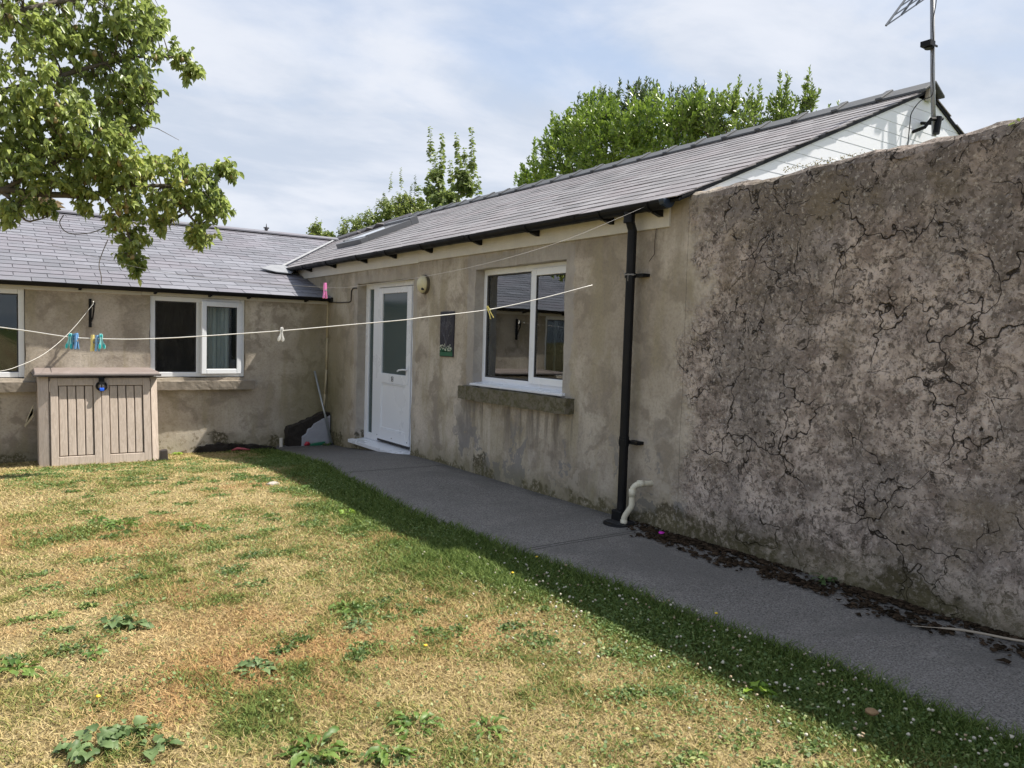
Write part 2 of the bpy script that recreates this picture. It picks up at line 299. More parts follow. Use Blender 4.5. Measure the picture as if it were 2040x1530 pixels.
def wall_grid(mb,mp,s0,s1,z0,z1,holes,depth,step=.05,k=1.0):
    def lines(a,b,ex):
        L=list(np.arange(a,b-step*.5,step))+[b]
        for e in ex:
            if a<e<b:
                i=min(range(len(L)),key=lambda q:abs(L[q]-e)); L[i]=e
        return L
    SS=lines(s0,s1,[h[0] for h in holes]+[h[1] for h in holes]); ZZ=lines(z0,z1,[h[2] for h in holes]+[h[3] for h in holes])
    inside=lambda s,z: any(h[0]<s<h[1] and h[2]<z<h[3] for h in holes)
    edge=lambda s,z: any(h[0]-1e-6<=s<=h[1]+1e-6 and h[2]-1e-6<=z<=h[3]+1e-6 for h in holes)
    ns,nz=len(SS),len(ZZ); vs=[]
    for s in SS:
        for z in ZZ:
            d=disp(s,z,k); s2,z2=s,z
            if edge(s,z):
                s2+=mn.fractal(Vector((s*2,z*4,5.)),1,2,3)*.016; z2+=mn.fractal(Vector((s*4,z*2,9.)),1,2,3)*.010; d+=.004
            vs.append(mp(s2,z2,d))
    fs=[];rv=[]
    solid=lambda i,j: 0<=i<ns-1 and 0<=j<nz-1 and not inside((SS[i]+SS[i+1])/2,(ZZ[j]+ZZ[j+1])/2)
    for i in range(ns-1):
        for j in range(nz-1):
            if solid(i,j): fs.append((i*nz+j,(i+1)*nz+j,(i+1)*nz+j+1,i*nz+j+1))
            else:
                if solid(i-1,j): rv.append(((i,j),(i,j+1)))
                if solid(i+1,j): rv.append(((i+1,j),(i+1,j+1)))
                if solid(i,j-1): rv.append(((i,j),(i+1,j)))
                if solid(i,j+1): rv.append(((i,j+1),(i+1,j+1)))
    base=len(vs); bk={}
    def back(q):
        if q not in bk: bk[q]=len(vs); vs.append(mp(SS[q[0]],ZZ[q[1]],depth))
        return bk[q]
    for a,b in rv: fs.append((a[0]*nz+a[1],b[0]*nz+b[1],back(b),back(a)))
    mb.add(vs,fs)
RM=lambda s,z,d:(d,-s,z)      # long wall, facing -x
LM=lambda s,z,d:(-s,d,z)      # low cottage, facing -y
def fb(mb,mp,s0,s1,z0,z1,d0,d1): mb.box(mp(s0,z0,d0),mp(s1,z1,d1)); return mb
# ------------------------------------------------------------------ common materials
M_upvc=mat('white_upvc',(.78,.79,.80),.28,.5,fn=dirty((.74,.77,.82),.025,2,.3,bumpd=.0002))
M_cream=mat('aged_white_paint',fn=dirty((.56,.54,.49),.2,5,.55))
M_black=mat('black_plastic',spec=.22,fn=dirty((.006,.0065,.008),.2,8,.5))
M_lead=mat('weathered_lead',fn=dirty((.21,.22,.24),.2,6,.55))
M_seal=mat('rubber_seal',(.03,.03,.033),.6)
def f_slate(tone):
    def f(g):
        o=g.obj(); r=g.n('ShaderNodeNewGeometry').outputs['Random Per Island']; a=g.noise(o,1.4,6,.6,.3); b=g.noise(o,50,4,.7); q=g.noise(g.vm('MULTIPLY',o,(3,3,3)),3,5,.65)
        c=g.mix(r,tuple(t*.72 for t in tone),tuple(t*1.2 for t in tone)); c=g.mix(g.ss(a,.42,.66,0,.6),c,(tone[0]*1.06,tone[1]*.96,tone[2]*.97)); c=g.mix(g.ss(q,.52,.72,0,.45),c,(tone[0]*.6,tone[1]*.62,tone[2]*.66))
        c=g.mix(g.ss(b,.62,.75,0,.4),c,(.30,.29,.27))
        return {'Base Color':c,'Roughness':g.ss(b,.3,.7,.42,.62),'Normal':g.bump(b,.35,.004)}
    return f
M_slateL=mat('blue_slate',spec=.5,fn=f_slate((.158,.162,.188)))
M_slateR=mat('purple_slate',spec=.5,fn=f_slate((.205,.198,.206)))
M_ridge=mat('grey_ridge',fn=dirty((.075,.08,.088),.2,5,.6,fine=40,bumpd=.004))
def f_glass(tint,refl):
    def f(nt): pass
    m=bpy.data.materials.new('window_glass'); m.use_nodes=True; nt=m.node_tree; g=G(nt); out=nt.nodes['Material Output']; nt.nodes.remove(nt.nodes['Principled BSDF'])
    t=g.n('ShaderNodeBsdfTransparent'); t.inputs[0].default_value=(*tint,1); gl=g.n('ShaderNodeBsdfGlossy'); gl.inputs['Roughness'].default_value=.01
    gl.inputs[0].default_value=(.93,.98,1,1)
    fr=g.n('ShaderNodeFresnel'); fr.inputs[0].default_value=1.5; k=g.m('MULTIPLY',fr.outputs[0],refl,clamp=True)
    wv=g.noise(g.obj(),1.6,2,.5); bp=g.bump(wv,.06,.01); nt.links.new(bp,gl.inputs['Normal'])
    mx=g.n('ShaderNodeMixShader'); nt.links.new(k,mx.inputs[0]); nt.links.new(t.outputs[0],mx.inputs[1]); nt.links.new(gl.outputs[0],mx.inputs[2]); nt.links.new(mx.outputs[0],out.inputs[0])
    return m
M_glass=f_glass((.97,.99,.99),3.6)
M_glassL=f_glass((.8,.84,.84),1.1)
M_obsc=mat('obscured_glass',(.045,.075,.08),.14,.9,fn=lambda g:{'Normal':g.bump(g.noise(g.obj(),70,2,.5),.12,.003)})
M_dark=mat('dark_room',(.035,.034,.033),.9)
def f_curt(g):
    o=g.obj(); x,y,z=g.sep(o); w=g.m('SINE',g.m('ADD',g.m('MULTIPLY',g.m('ADD',x,y),75),g.m('MULTIPLY',g.noise(o,4,3,.5),6))); return {'Base Color':g.mix(g.ss(w,-1,1),(.60,.63,.63),(.80,.83,.82))}
M_curt=mat('curtain_cloth',rough=.9,fn=f_curt)
M_stone=mat('mossy_stone',fn=lambda g:(lambda o,a,b,c:{'Base Color':g.mix(g.ss(b,.42,.6,0,.8),g.mix(a,(.22,.20,.16),(.11,.10,.075)),g.mix(c,(.05,.045,.03),(.13,.125,.055))),'Normal':g.bump(b,.9,.01)})(g.obj(),g.noise(g.obj(),4,5,.6),g.noise(g.obj(),24,6,.72),g.noise(g.obj(),7,3,.6)),rough=.95,spec=.1)
M_stoneL=mat('grey_stone_sill',rough=.95,spec=.1,fn=dirty((.25,.22,.185),.35,9,.9,.1,30,.008))

# ================================================================== LONG COTTAGE (right)
GABLE=-6.75; RX=3.0; RZ=3.83; EX=-.15; EZ=2.47; MR=(RZ-EZ)/(RX-EX); NY=3.4
cot=empty('cottage',(0,-2.5,0.08),'long rendered cottage with the white numbered door, black gutter and white clad gable','house')
mb=MB(); wall_grid(mb,RM,-6.2,6.75,-.35,2.47,[(1.03,2.61,.05,2.115),(3.95,5.385,.99,2.135)],.17)
mb.box((.17+.2,-6.7,-.3),(6.0,-6.6,2.45))  # gable base, behind the garden wall
mb.box((5.9,-6.6,-.3),(6.1,6.2,2.45)); mb.box((0.05,6.1,-.3),(6.0,6.2,2.4))
wall=mb.build('wall',M_plaster,cot,fix=False)
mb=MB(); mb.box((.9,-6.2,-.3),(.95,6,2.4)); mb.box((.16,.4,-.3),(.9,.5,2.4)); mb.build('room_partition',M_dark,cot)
# slates
def slates(mb,fn,s0,s1,L,w=.30,e=.2,keep=None,th=.009):
    rows=int(L/e)+1
    for r in range(rows):
        a=r*e; b=min(a+e+.07,L)
        off=(r%2)*w/2+random.uniform(-.012,.012); s=s0-off
        while s<s1:
            p0=max(s+.0035,s0); p1=min(s+w-.0035,s1); s+=w
            if p1-p0<.03: continue
            if keep and not keep((p0+p1)/2,a+e/2): continue
            j=random.uniform(-.004,.004); k=random.uniform(-.0015,.0025)
            h0=.009+k; h1=.002
            P=[(p0,a+j,h0-.006),(p1,a+j+random.uniform(-.002,.002),h0-.006),(p1,b,h1-th),(p0,b,h1-th),(p0,a+j,h0),(p1,a+j,h0+random.uniform(-.001,.001)),(p1,b,h1),(p0,b,h1)]
            mb.hexa([fn(*q) for q in P])
LR=math.hypot(RX-EX,RZ-EZ); cR,sR=(RX-EX)/LR,(RZ-EZ)/LR
def fR(s,t,h): return (EX+t*cR-h*sR, -s, EZ+t*sR+h*cR-.02)      # s=-y
def fRb(s,t,h): return (2*RX-EX-t*cR+h*sR, -s, EZ+t*sR+h*cR-.02)
mb=MB()
slates(mb,fR,-6.5,6.772,LR,.26,.2,keep=lambda s,t:(-s)<NY+(RX-(EX+t*cR)))
slates(mb,fRb,-6.5,6.772,LR,.26,.2,keep=lambda s,t:(-s)<NY+(RX-(EX+t*cR)))
# north hip
def fH(s,t,h): return (s, NY+(LR-t)*cR+h*sR, EZ+t*sR+h*cR-.02)
slates(mb,fH,RX-3.2,RX+3.2,LR,.26,.2,keep=lambda s,t:abs(s-RX)<(LR-t)*cR)
roofR=mb.build('roof',M_slateR,cot,fix=False)
# underlay board
mb=MB()
def slab(fn,pts,h0=-.03,h1=-.012): mb.add([fn(s,t,h0) for s,t in pts]+[fn(s,t,h1) for s,t in pts],[(3,2,1,0),(4,5,6,7),(0,1,5,4),(1,2,6,5),(2,3,7,6),(3,0,4,7)])
slab(fR,[(-6.5,.02),(6.76,.02),(6.76,LR),(-NY,LR)]); slab(fRb,[(-6.5,.02),(6.76,.02),(6.76,LR),(-NY,LR)]); slab(fH,[(RX-3.1,.02),(RX+3.1,.02),(RX+.05,LR),(RX-.05,LR)])
mb.build('roof_underlay',M_black,roofR)
# ridge tiles
def tile():
    m_=MB(); w=.17; sl=MR; th=.022; L=.455
    def pr(y0,y1,w,up):
        poly=[(-w,-w*sl+up-.0),(0,up+.03),(w,-w*sl+up),(w,-w*sl+up-th),(0,up+.03-th),(-w,-w*sl+up-th)]
        m_.prism(poly,lambda u,v,d:(u,d,v),y0,y1)
    pr(0,L-.004,w,0.016); pr(L-.055,L+.01,w+.012,.034)
    return m_
t0=tile().build('ridge_tile',M_ridge,None,bevel=.004); attach(t0,roofR)
nt_=int((NY-GABLE+.06)/.455)
for i in range(nt_+1):
    o=t0 if i==0 else t0.copy()
    if i: COL.objects.link(o); o.parent=roofR
    o.location=(RX,GABLE-.07+i*.455,RZ+random.uniform(-.004,.004)); o.rotation_euler=(random.uniform(-.008,.008),random.uniform(-.02,.02),0)
# hip capping
mb=MB(); mb.tube([(RX,NY,RZ+.02),(EX+.3,NY+LR*cR-.3,EZ+.13)],.05,6); mb.build('hip_capping',M_slateR,roofR)
# valley flashing
mb=MB(); a=Vector((-.17,1.50,2.44)); b=Vector((1.83,4.42,3.30)); d=(b-a).normalized(); sd=Vector((d.y,-d.x,0)).normalized()
for k in range(12):
    p=a+(b-a)*k/12; q=a+(b-a)*(k+1)/12
    w=.028
    mb.add([p-sd*w+Vector((0,0,.06)),q-sd*w+Vector((0,0,.06)),q+Vector((0,0,.035)),p+Vector((0,0,.035)),p+sd*w+Vector((0,0,.06)),q+sd*w+Vector((0,0,.06))],[(0,1,2,3),(3,2,5,4)])
mb.build('valley_flashing',M_lead,roofR,fix=False)
# fascia
mb=MB(); fb(mb,RM,-1.25,2.75,2.275,2.42,-.022,-.002); fb(mb,RM,2.753,6.575,2.285,2.425,-.022,-.002); mb.build('fascia_board',M_cream,cot,bevel=.003)
mb=MB(); fb(mb,RM,-1.25,6.58,2.425,2.455,-.09,-.003); mb.build('soffit_board',M_black,cot)
# gutter
def gutter(mb,mp,s0,s1,zt,dc,r=.055):
    n=9; arc=[(dc-r*math.cos(math.pi*i/n),zt-r*math.sin(math.pi*i/n)) for i in range(n+1)]; inn=[(dc-(r-.004)*math.cos(math.pi*i/n),zt-(r-.004)*math.sin(math.pi*i/n)) for i in range(n+1)]
    poly=[(a,b) for a,b in arc]+[(a,b) for a,b in inn[::-1]]
    mb.prism(poly,lambda u,v,d:mp(d,v,u),s0,s1)
mb=MB(); gutter(mb,RM,-1.47,6.66,2.445,-.13); 
for s in (1.9,3.9,5.6): gutter(mb,RM,s,s+.10,2.449,-.13,.060)
gut=mb.build('gutter',M_black,cot,smooth=False)
M_blue=mat('dark_blue_plastic',(.02,.035,.06),.35)
mb=MB(); mb.prism([(-.13-.06*math.cos(math.pi*i/10),2.452-.06*math.sin(math.pi*i/10)) for i in range(11)],lambda u,v,d:RM(d,v,u),6.63,6.675); mb.build('end_cap',M_blue,gut,bevel=.004)
def bracket(mp,s,zt,dc,r=.06):
    m_=MB(); n=8; out=[(dc-(r+.004)*math.cos(math.pi*i/n),zt-(r+.004)*math.sin(math.pi*i/n)) for i in range(n+1)]; inn=[(dc-(r-.003)*math.cos(math.pi*i/n),zt-(r-.003)*math.sin(math.pi*i/n)) for i in range(n+1)]
    m_.prism(out+inn[::-1],lambda u,v,d:mp(d,v,u),s-.018,s+.018); m_.prism([(-.024,zt+.01),(-.024,zt-.085),(-.04,zt-.085),(dc+.02,zt-r-.004),(dc+.045,zt-.03)],lambda u,v,d:mp(d,v,u),s-.018,s+.018)
    return m_
for s in (-.63,.31,1.35,2.19,3.07,4.07,5.01,5.98,6.5): bracket(RM,s,2.445,-.13).build('gutter_bracket',M_black,gut)
# downpipe
mb=MB(); mb.tube([(-.13,-6.28,2.42),(-.13,-6.28,2.36),(-.095,-6.28,2.28),(-.09,-6.27,1.2),(-.09,-6.27,.26),(-.10,-6.275,.17)],.034,16); mb.tube([(-.13,-6.28,2.42),(-.13,-6.28,2.33)],.042,16); mb.tube([(-.09,-6.27,.75),(-.09,-6.27,.68)],.038,16)
dp=mb.build('downpipe',M_black,cot,smooth=False)
mb=MB(); mb.box((-.155,-6.335,.10),(-.06,-6.225,.2)); mb.build('pipe_shoe',M_black,dp,bevel=.01)
for z in (1.95,.71):
    mb=MB(); mb.tube([(-.09,-6.27,z-.018),(-.09,-6.27,z+.018)],.041,16); mb.box((-.075,-6.39,z-.012),(.01,-6.28,z+.012)); mb.build('pipe_clip',M_black,dp)
M_cpipe=mat('cream_plastic_pipe',fn=dirty((.62,.59,.47),.15,12,.4))
mb=MB(); mb.tube([(.06,-6.50,.425),(-.08,-6.456,.425),(-.105,-6.448,.421),(-.125,-6.44,.409),(-.137,-6.434,.392),(-.14,-6.43,.37),(-.14,-6.43,.27),(-.143,-6.426,.25),(-.150,-6.412,.225),(-.160,-6.392,.19),(-.165,-6.383,.165),(-.165,-6.38,.14),(-.165,-6.38,.08)],.0215,16)
for a,b in (((-.06,-6.463,.425),(-.105,-6.448,.425)),((-.14,-6.43,.385),(-.14,-6.43,.33)),((-.165,-6.381,.15),(-.165,-6.38,.115))): mb.tube([a,b],.0255,14)
mb.build('waste_pipe',M_cpipe,cot,smooth=True)
# gable cladding: lapped boards
mb=MB()
def roofz(x): return (EZ+MR*(x-EX) if x<RX else EZ+MR*(2*RX-EX-x))-.045
zb=2.3
while zb<3.8:
    zt=min(zb+.094,3.79)
    xl0=max(EX+(zb+.045-EZ)/MR,.02); xl1=EX+(zt+.045-EZ)/MR; xr0=min(2*RX-xl0,6.0); xr1=2*RX-xl1
    if xl1<xr1-.02:
        xl1=max(xl1,.02); xr1=min(xr1,6)
        mb.add([(xl0,-6.745,zb),(xr0,-6.745,zb),(xr1,-6.7435,zt-.003),(xl1,-6.7435,zt-.003),(xl0,-6.69,zb),(xr0,-6.69,zb),(xr1,-6.69,zt-.003),(xl1,-6.69,zt-.003)],[(0,1,2,3),(7,6,5,4),(0,4,5,1),(3,2,6,7),(0,3,7,4),(1,5,6,2)])
    mb.add([(xl1,-6.738,zt-.004),(xr1,-6.738,zt-.004),(xr1,-6.738,zt+.003),(xl1,-6.738,zt+.003)],[(0,1,2,3)])
    zb+=.094
mb.build('gable_cladding',mat('white_cladding',fn=dirty((.86,.88,.95),.02,2,.4)),cot,fix=False)
mb=MB()
for sgn in (1,-1):
    fx=(lambda x:x) if sgn==1 else (lambda x:2*RX-x)
    P=[(EX+.05,EZ+.02-.035),(RX,RZ-.035)]
    mb.hexa([(fx(P[0][0]),-6.764,P[0][1]-.002),(fx(P[1][0]),-6.764,P[1][1]-.002),(fx(P[1][0]),-6.74,P[1][1]-.002),(fx(P[0][0]),-6.74,P[0][1]-.002),(fx(P[0][0]),-6.764,P[0][1]+.012),(fx(P[1][0]),-6.764,P[1][1]+.012),(fx(P[1][0]),-6.74,P[1][1]+.012),(fx(P[0][0]),-6.74,P[0][1]+.012)])
mb.build('verge_trim',M_black,cot)
mb=MB(); mb.box((RX-.05,-6.80,RZ-.13),(RX+.05,-6.75,RZ-.02)); mb.build('apex_mortar',M_cream,cot,bevel=.01)
# skylight
sk=MB(); 
def skf(s,t,h): return fR(s,t,h)
def sbox(mb,s0,s1,t0,t1,h0,h1): mb.hexa([skf(s,t,h) for h in (h0,h1) for s,t in ((s0,t0),(s1,t0),(s1,t1),(s0,t1))])
s0,s1,t0_,t1_=-1.60,-.62,.98,2.05
sbox(sk,s0,s1,t0_,t0_+.14,.0,.08); sbox(sk,s0,s1,t1_-.14,t1_,.0,.13); sbox(sk,s0,s0+.08,t0_+.14,t1_-.14,0,.10); sbox(sk,s1-.08,s1,t0_+.14,t1_-.14,0,.10)
so=sk.build('roof_window',mat('grey_roof_window',(.10,.105,.115),.35,.5),cot,bevel=.006)
sk=MB(); sbox(sk,s0+.08,s1-.08,t0_+.14,t1_-.14,.07,.092); sk.build('pane',mat('sky_reflection_glass',(.55,.57,.60),.06,1.0),so)  # pale pane colour paints in the reflection of the sky
# ---- door
mb=MB(); D0,D1=.115,.165
fb(mb,RM,1.03,1.135,.10,2.12,D0,D1); fb(mb,RM,2.37,2.47,.10,2.12,D0,D1); fb(mb,RM,1.275,1.44,.10,2.12,D0,D1)
fb(mb,RM,1.135,1.275,2.045,2.12,D0,D1); fb(mb,RM,1.44,2.37,2.055,2.12,D0,D1); fb(mb,RM,1.135,1.275,.10,.185,D0,D1)
fb(mb,RM,2.47,2.62,.10,2.12,D0+.01,D1)
door=mb.build('door',M_upvc,cot,bevel=.006)
mb=MB(); d0=.100; d1=.15; a,b=1.447,2.362
fb(mb,RM,a,1.565,.145,2.048,d0,d1); fb(mb,RM,2.25,b,.145,2.048,d0,d1); fb(mb,RM,1.565,2.25,1.975,2.048,d0,d1); fb(mb,RM,1.565,2.25,.865,.985,d0,d1); fb(mb,RM,1.565,2.25,.145,.285,d0,d1)
fb(mb,RM,1.565,2.25,.285,.865,d0+.014,d1)
for (p,q,r,s) in ((1.565,1.583,.285,.865),(2.232,2.25,.285,.865),(1.583,2.232,.285,.303),(1.583,2.232,.847,.865)): fb(mb,RM,p,q,r,s,d0+.005,d0+.02)
leafo=mb.build('door_leaf',M_upvc,door,bevel=.005)
mb=MB(); fb(mb,RM,1.565,2.25,.985,1.975,d0+.018,d0+.026); mb.build('door_pane',M_obsc,door)
mb=MB(); fb(mb,RM,1.135,1.275,.185,2.045,D0+.02,D0+.028); mb.build('sidelight_pane',M_obsc,door)
mb=MB(); fb(mb,RM,1.447,2.362,.118,.142,.118,.16); mb.build('weather_bar',M_seal,door)
mb=MB(); mb.hexa([RM(.95,.035,-.075),RM(2.6,.035,-.075),RM(2.6,.035,.17),RM(.95,.035,.17),RM(.95,.078,-.075),RM(2.6,.078,-.075),RM(2.6,.102,.17),RM(.95,.102,.17)]); mb.build('threshold',M_upvc,cot,bevel=.004)
mb=MB(); fb(mb,RM,2.285,2.325,.88,1.10,d0-.008,d0); mb.tube([RM(2.305,1.055,d0-.01),RM(2.305,1.055,d0-.045),RM(2.27,1.055,d0-.052),RM(2.16,1.045,d0-.05),RM(2.12,1.03,d0-.045)],.011,8); mb.build('handle',M_upvc,door,bevel=.003)
# number 13
mb=MB(); zc=.925; h=.030
fb(mb,RM,1.872,1.879,zc-h,zc+h,d0-.005,d0-.001); fb(mb,RM,1.864,1.872,zc+h*.55,zc+h*.8,d0-.005,d0-.001); fb(mb,RM,1.864,1.887,zc-h,zc-h+.006,d0-.005,d0-.001)
pts=[]
for cz,rr in ((zc+.0145,.0145),(zc-.0145,.0145)):
    for i in range(9):
        an=R(140-i*32.5); pts.append(RM(1.906+math.cos(an)*rr*.85,cz+math.sin(an)*rr,d0-.003))
mb.tube(pts[:9],.0035,6); mb.tube(pts[9:],.0035,6); mb.build('house_number',M_seal,door)
mb=MB()
for s in (1.48,1.9,2.32): mb=MB(); mb.tube([RM(s,.19,d0-.004),RM(s,.19,d0)],.008,8); mb.build('screw_cap',M_lead,door)
# ---- window
def upvc_window(name,mp,s0,s1,z0,z1,d,mull,sash,parent,glass,open_sash=0):
    D=.055
    m_=MB(); fw=.06
    fb(m_,mp,s0,s0+fw,z0,z1,d,d+D); fb(m_,mp,s1-fw,s1,z0,z1,d,d+D); fb(m_,mp,s0+fw,s1-fw,z0,z0+fw,d,d+D); fb(m_,mp,s0+fw,s1-fw,z1-fw,z1,d,d+D); fb(m_,mp,mull-.028,mull+.028,z0+fw,z1-fw,d,d+D)
    w=m_.build(name,M_upvc,parent,bevel=.006)
    a,b=(mull+.028,s1-fw) if sash=='hi' else (s0+fw,mull-.028); c,e=(s0+fw,mull-.028) if sash=='hi' else (mull+.028,s1-fw)
    # fixed pane
    m_=MB(); g0=d+.025
    fb(m_,mp,c,c+.014,z0+fw,z1-fw,d+.012,d+.04); fb(m_,mp,e-.014,e,z0+fw,z1-fw,d+.012,d+.04); fb(m_,mp,c+.014,e-.014,z0+fw,z0+fw+.014,d+.012,d+.04); fb(m_,mp,c+.014,e-.014,z1-fw-.014,z1-fw,d+.012,d+.04); m_.build('glazing_bead',M_seal,w)
    m_=MB(); fb(m_,mp,c+.014,e-.014,z0+fw+.014,z1-fw-.014,g0,g0+.004); m_.build('pane',glass,w)
    # sash
    a-=.02; b+=.02; sz0=z0+fw-.02; sz1=z1-fw+.02; sw=.065
    hinge=b if mp is LM else a
    def smp(s,z,dd):
        if not open_sash: return mp(s,z,dd)
        hs=a; an=open_sash; ds=s-hs; dv=dd-(d-.012)     # hinged on the side nearest the corner
        return mp(hs+ds*math.cos(an)+dv*math.sin(an), z, d-.012-ds*math.sin(an)+dv*math.cos(an))
    def sb(m_,p,q,r,t,u,v): m_.hexa([smp(p,r,u),smp(q,r,u),smp(q,r,v),smp(p,r,v),smp(p,t,u),smp(q,t,u),smp(q,t,v),smp(p,t,v)])
    m_=MB(); e0,e1=d-.018,d+.03
    sb(m_,a,a+sw,sz0,sz1,e0,e1); sb(m_,b-sw,b,sz0,sz1,e0,e1); sb(m_,a+sw,b-sw,sz0,sz0+sw,e0,e1); sb(m_,a+sw,b-sw,sz1-sw,sz1,e0,e1); m_.build('sash',M_upvc,w,bevel=.007)
    m_=MB(); i=.010; p,q,r,t=a+sw,b-sw,sz0+sw,sz1-sw
    sb(m_,p,p+i,r,t,e0+.008,e0+.03); sb(m_,q-i,q,r,t,e0+.008,e0+.03); sb(m_,p+i,q-i,r,r+i,e0+.008,e0+.03); sb(m_,p+i,q-i,t-i,t,e0+.008,e0+.03); m_.build('sash_seal',M_seal,w)
    m_=MB(); sb(m_,p+i,q-i,r+i,t-i,e0+.016,e0+.020); m_.build('sash_pane',glass,w)
    return w
w=upvc_window('window',RM,3.93,5.42,1.01,2.14,.10,4.775,'hi',cot,M_glass)
mb=MB(); mb.hexa([RM(3.94,.985,-.04),RM(5.43,.985,-.04),RM(5.43,.99,.11),RM(3.94,.99,.11),RM(3.94,1.005,-.04),RM(5.43,1.005,-.04),RM(5.43,1.022,.11),RM(3.94,1.022,.11)]); mb.build('sill_board',M_upvc,w,bevel=.004)
mb=MB(); mb.tube([RM(4.90,1.52,.165),RM(4.90,1.52,.185),RM(4.905,1.43,.19)],.010,8); mb.build('handle',M_upvc,w)
mb=MB(); n=16
pts0=[(3.9+i*.03,(.185 if i%2 else .20)) for i in range(27)]
for i in range(26):
    a,b=pts0[i],pts0[i+1]; mb.add([RM(a[0],.98,a[1]),RM(b[0],.98,b[1]),RM(b[0],2.2,b[1]),RM(a[0],2.2,a[1])],[(0,1,2,3)])
mb.build('curtain',M_curt,w,fix=False)
mb=MB(); fb(mb,RM,4.15,4.5,1.10,1.13,.2,.28); mb.build('windowsill_tray',M_cream,w)
def rough_block(mp,s0,s1,z0,z1,d0,d1,amp=.008,st=.035):
    b=bmesh.new(); ns=max(2,int((s1-s0)/st)); nz=max(2,int((z1-z0)/st)); nd=max(2,int((d1-d0)/st)); 
    gr={}
    def v(i,j,k):
        if (i,j,k) not in gr:
            s=s0+(s1-s0)*i/ns; z=z0+(z1-z0)*j/nz; d=d0+(d1-d0)*k/nd
            nv=mn.noise_vector(Vector((s*7,z*7,d*7)))*amp+mn.noise_vector(Vector((s*25,z*25,d*25)))*amp*.5
            gr[(i,j,k)]=b.verts.new(mp(s+nv.x,z+nv.y,d+nv.z))
        return gr[(i,j,k)]
    for i in range(ns):
        for j in range(nz):
            for k in (0,nd): b.faces.new((v(i,j,k),v(i+1,j,k),v(i+1,j+1,k),v(i,j+1,k)))
        for k in range(nd):
            for j in (0,nz): b.faces.new((v(i,j,k),v(i+1,j,k),v(i+1,j,k+1),v(i,j,k+1)))
    for j in range(nz):
        for k in range(nd):
            for i in (0,ns): b.faces.new((v(i,j,k),v(i,j+1,k),v(i,j+1,k+1),v(i,j,k+1)))
    bmesh.ops.recalc_face_normals(b,faces=b.faces); me=bpy.data.meshes.new('block'); b.to_mesh(me); b.free(); return me
link('window_sill',rough_block(RM,3.82,5.56,.845,.975,-.10,.09,.008),M_stone,cot,False)

# ================================================================== GARDEN WALL
mb=MB(); W0,W1=6.752,15.0; st=.045; ZT=2.53
prof=lambda s:[]
ss_=list(np.arange(W0,W1,st))+[W1]; rows=[]
for s in ss_:
    zt=ZT+.045*float(sst(np.array(s),6.75,8.2))+mn.fractal(Vector((s*1.3,0,2.2)),1,2,5)*.03
    r=[(disp(s,z),z) for z in np.arange(-.3,zt-.08,st)]
    n0=len(r)
    for a in range(0,181,18):
        an=R(a); d=.19-.19*math.cos(an); z=zt-.09+.09*math.sin(an)**.7
        nn=mn.fractal(Vector((s*6,d*6,4.)),.7,2,5)*.026
        r.append((d+nn*.6+(disp(s,zt-.08) if a<90 else 0)*max(0,1-a/90),z+nn))
    r.append((.38,-.3)); rows.append(r)
mlen=min(len(r) for r in rows); 
nr=[]
for r in rows:      # same row count everywhere
    while len(r)>mlen: r.pop(3)
    nr.append(r)
vs=[RM(s,z,d) for s,r in zip(ss_,nr) for d,z in r]; n=mlen
fs=[(i*n+j,(i+1)*n+j,(i+1)*n+j+1,i*n+j+1) for i in range(len(ss_)-1) for j in range(n-1)]
fs+=[tuple(range(n)),tuple((len(ss_)-1)*n+j for j in range(n))[::-1]]
mb.add(vs,fs); gw=mb.build('garden_wall',M_plaster,None,fix=True)
tag(gw,'tall old rendered garden wall, deeply cracked and pitted, running on from the long cottage','wall')

# ================================================================== LOW COTTAGE (left)
ML=.30; LY=4.45; EY=-.15; LZ=1.97
low=empty('cottage',(-4.5,0,-.12),'low grey rendered cottage with an open casement and slate roof behind the storage box','house')
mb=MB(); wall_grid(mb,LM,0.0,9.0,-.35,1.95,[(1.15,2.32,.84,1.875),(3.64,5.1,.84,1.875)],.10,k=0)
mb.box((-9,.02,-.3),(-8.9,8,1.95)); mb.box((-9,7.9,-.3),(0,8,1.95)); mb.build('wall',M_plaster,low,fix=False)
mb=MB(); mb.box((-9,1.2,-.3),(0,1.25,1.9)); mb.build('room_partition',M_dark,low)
LL=math.hypot(LY-EY,ML*(LY-EY)); cL,sL=(LY-EY)/LL,ML*(LY-EY)/LL
def fL(s,t,h): return (-s,EY+t*cL-h*sL,LZ+t*sL+h*cL-.02)
def fLb(s,t,h): return (-s,2*LY-EY-t*cL+h*sL,LZ+t*sL+h*cL-.02)
mb=MB(); slates(mb,fL,-1.86,9.1,LL,.34,.2,keep=lambda s,t:(s>-.05) or (EY+t*cL>1.3)); slates(mb,fLb,-1.86,9.1,LL,.34,.2)
roofL=mb.build('roof',M_slateL,low,fix=False)
mb=MB(); slab(fL,[(0,.02),(9.05,.02),(9.05,LL),(0,LL)]); slab(fLb,[(0,.02),(9.05,.02),(9.05,LL),(0,LL)]); mb.build('roof_underlay',M_black,roofL)
mb=MB(); mb.prism([(-.13,-.045),(0,.0),(.13,-.045),(.13,-.02),(0,.028),(-.13,-.02)],lambda u,v,d:(d,LY+u,LZ+ML*(LY-EY)+v+.015),-9.1,1.86); mb.build('ridge_capping',M_slateL,roofL)
mb=MB(); pts=[(-.60,1.22,2.40),(-.42,1.05,2.345),(-.2,1.02,2.34),(-.10,1.2,2.39),(-.14,1.55,2.49),(-.35,1.5,2.475)]
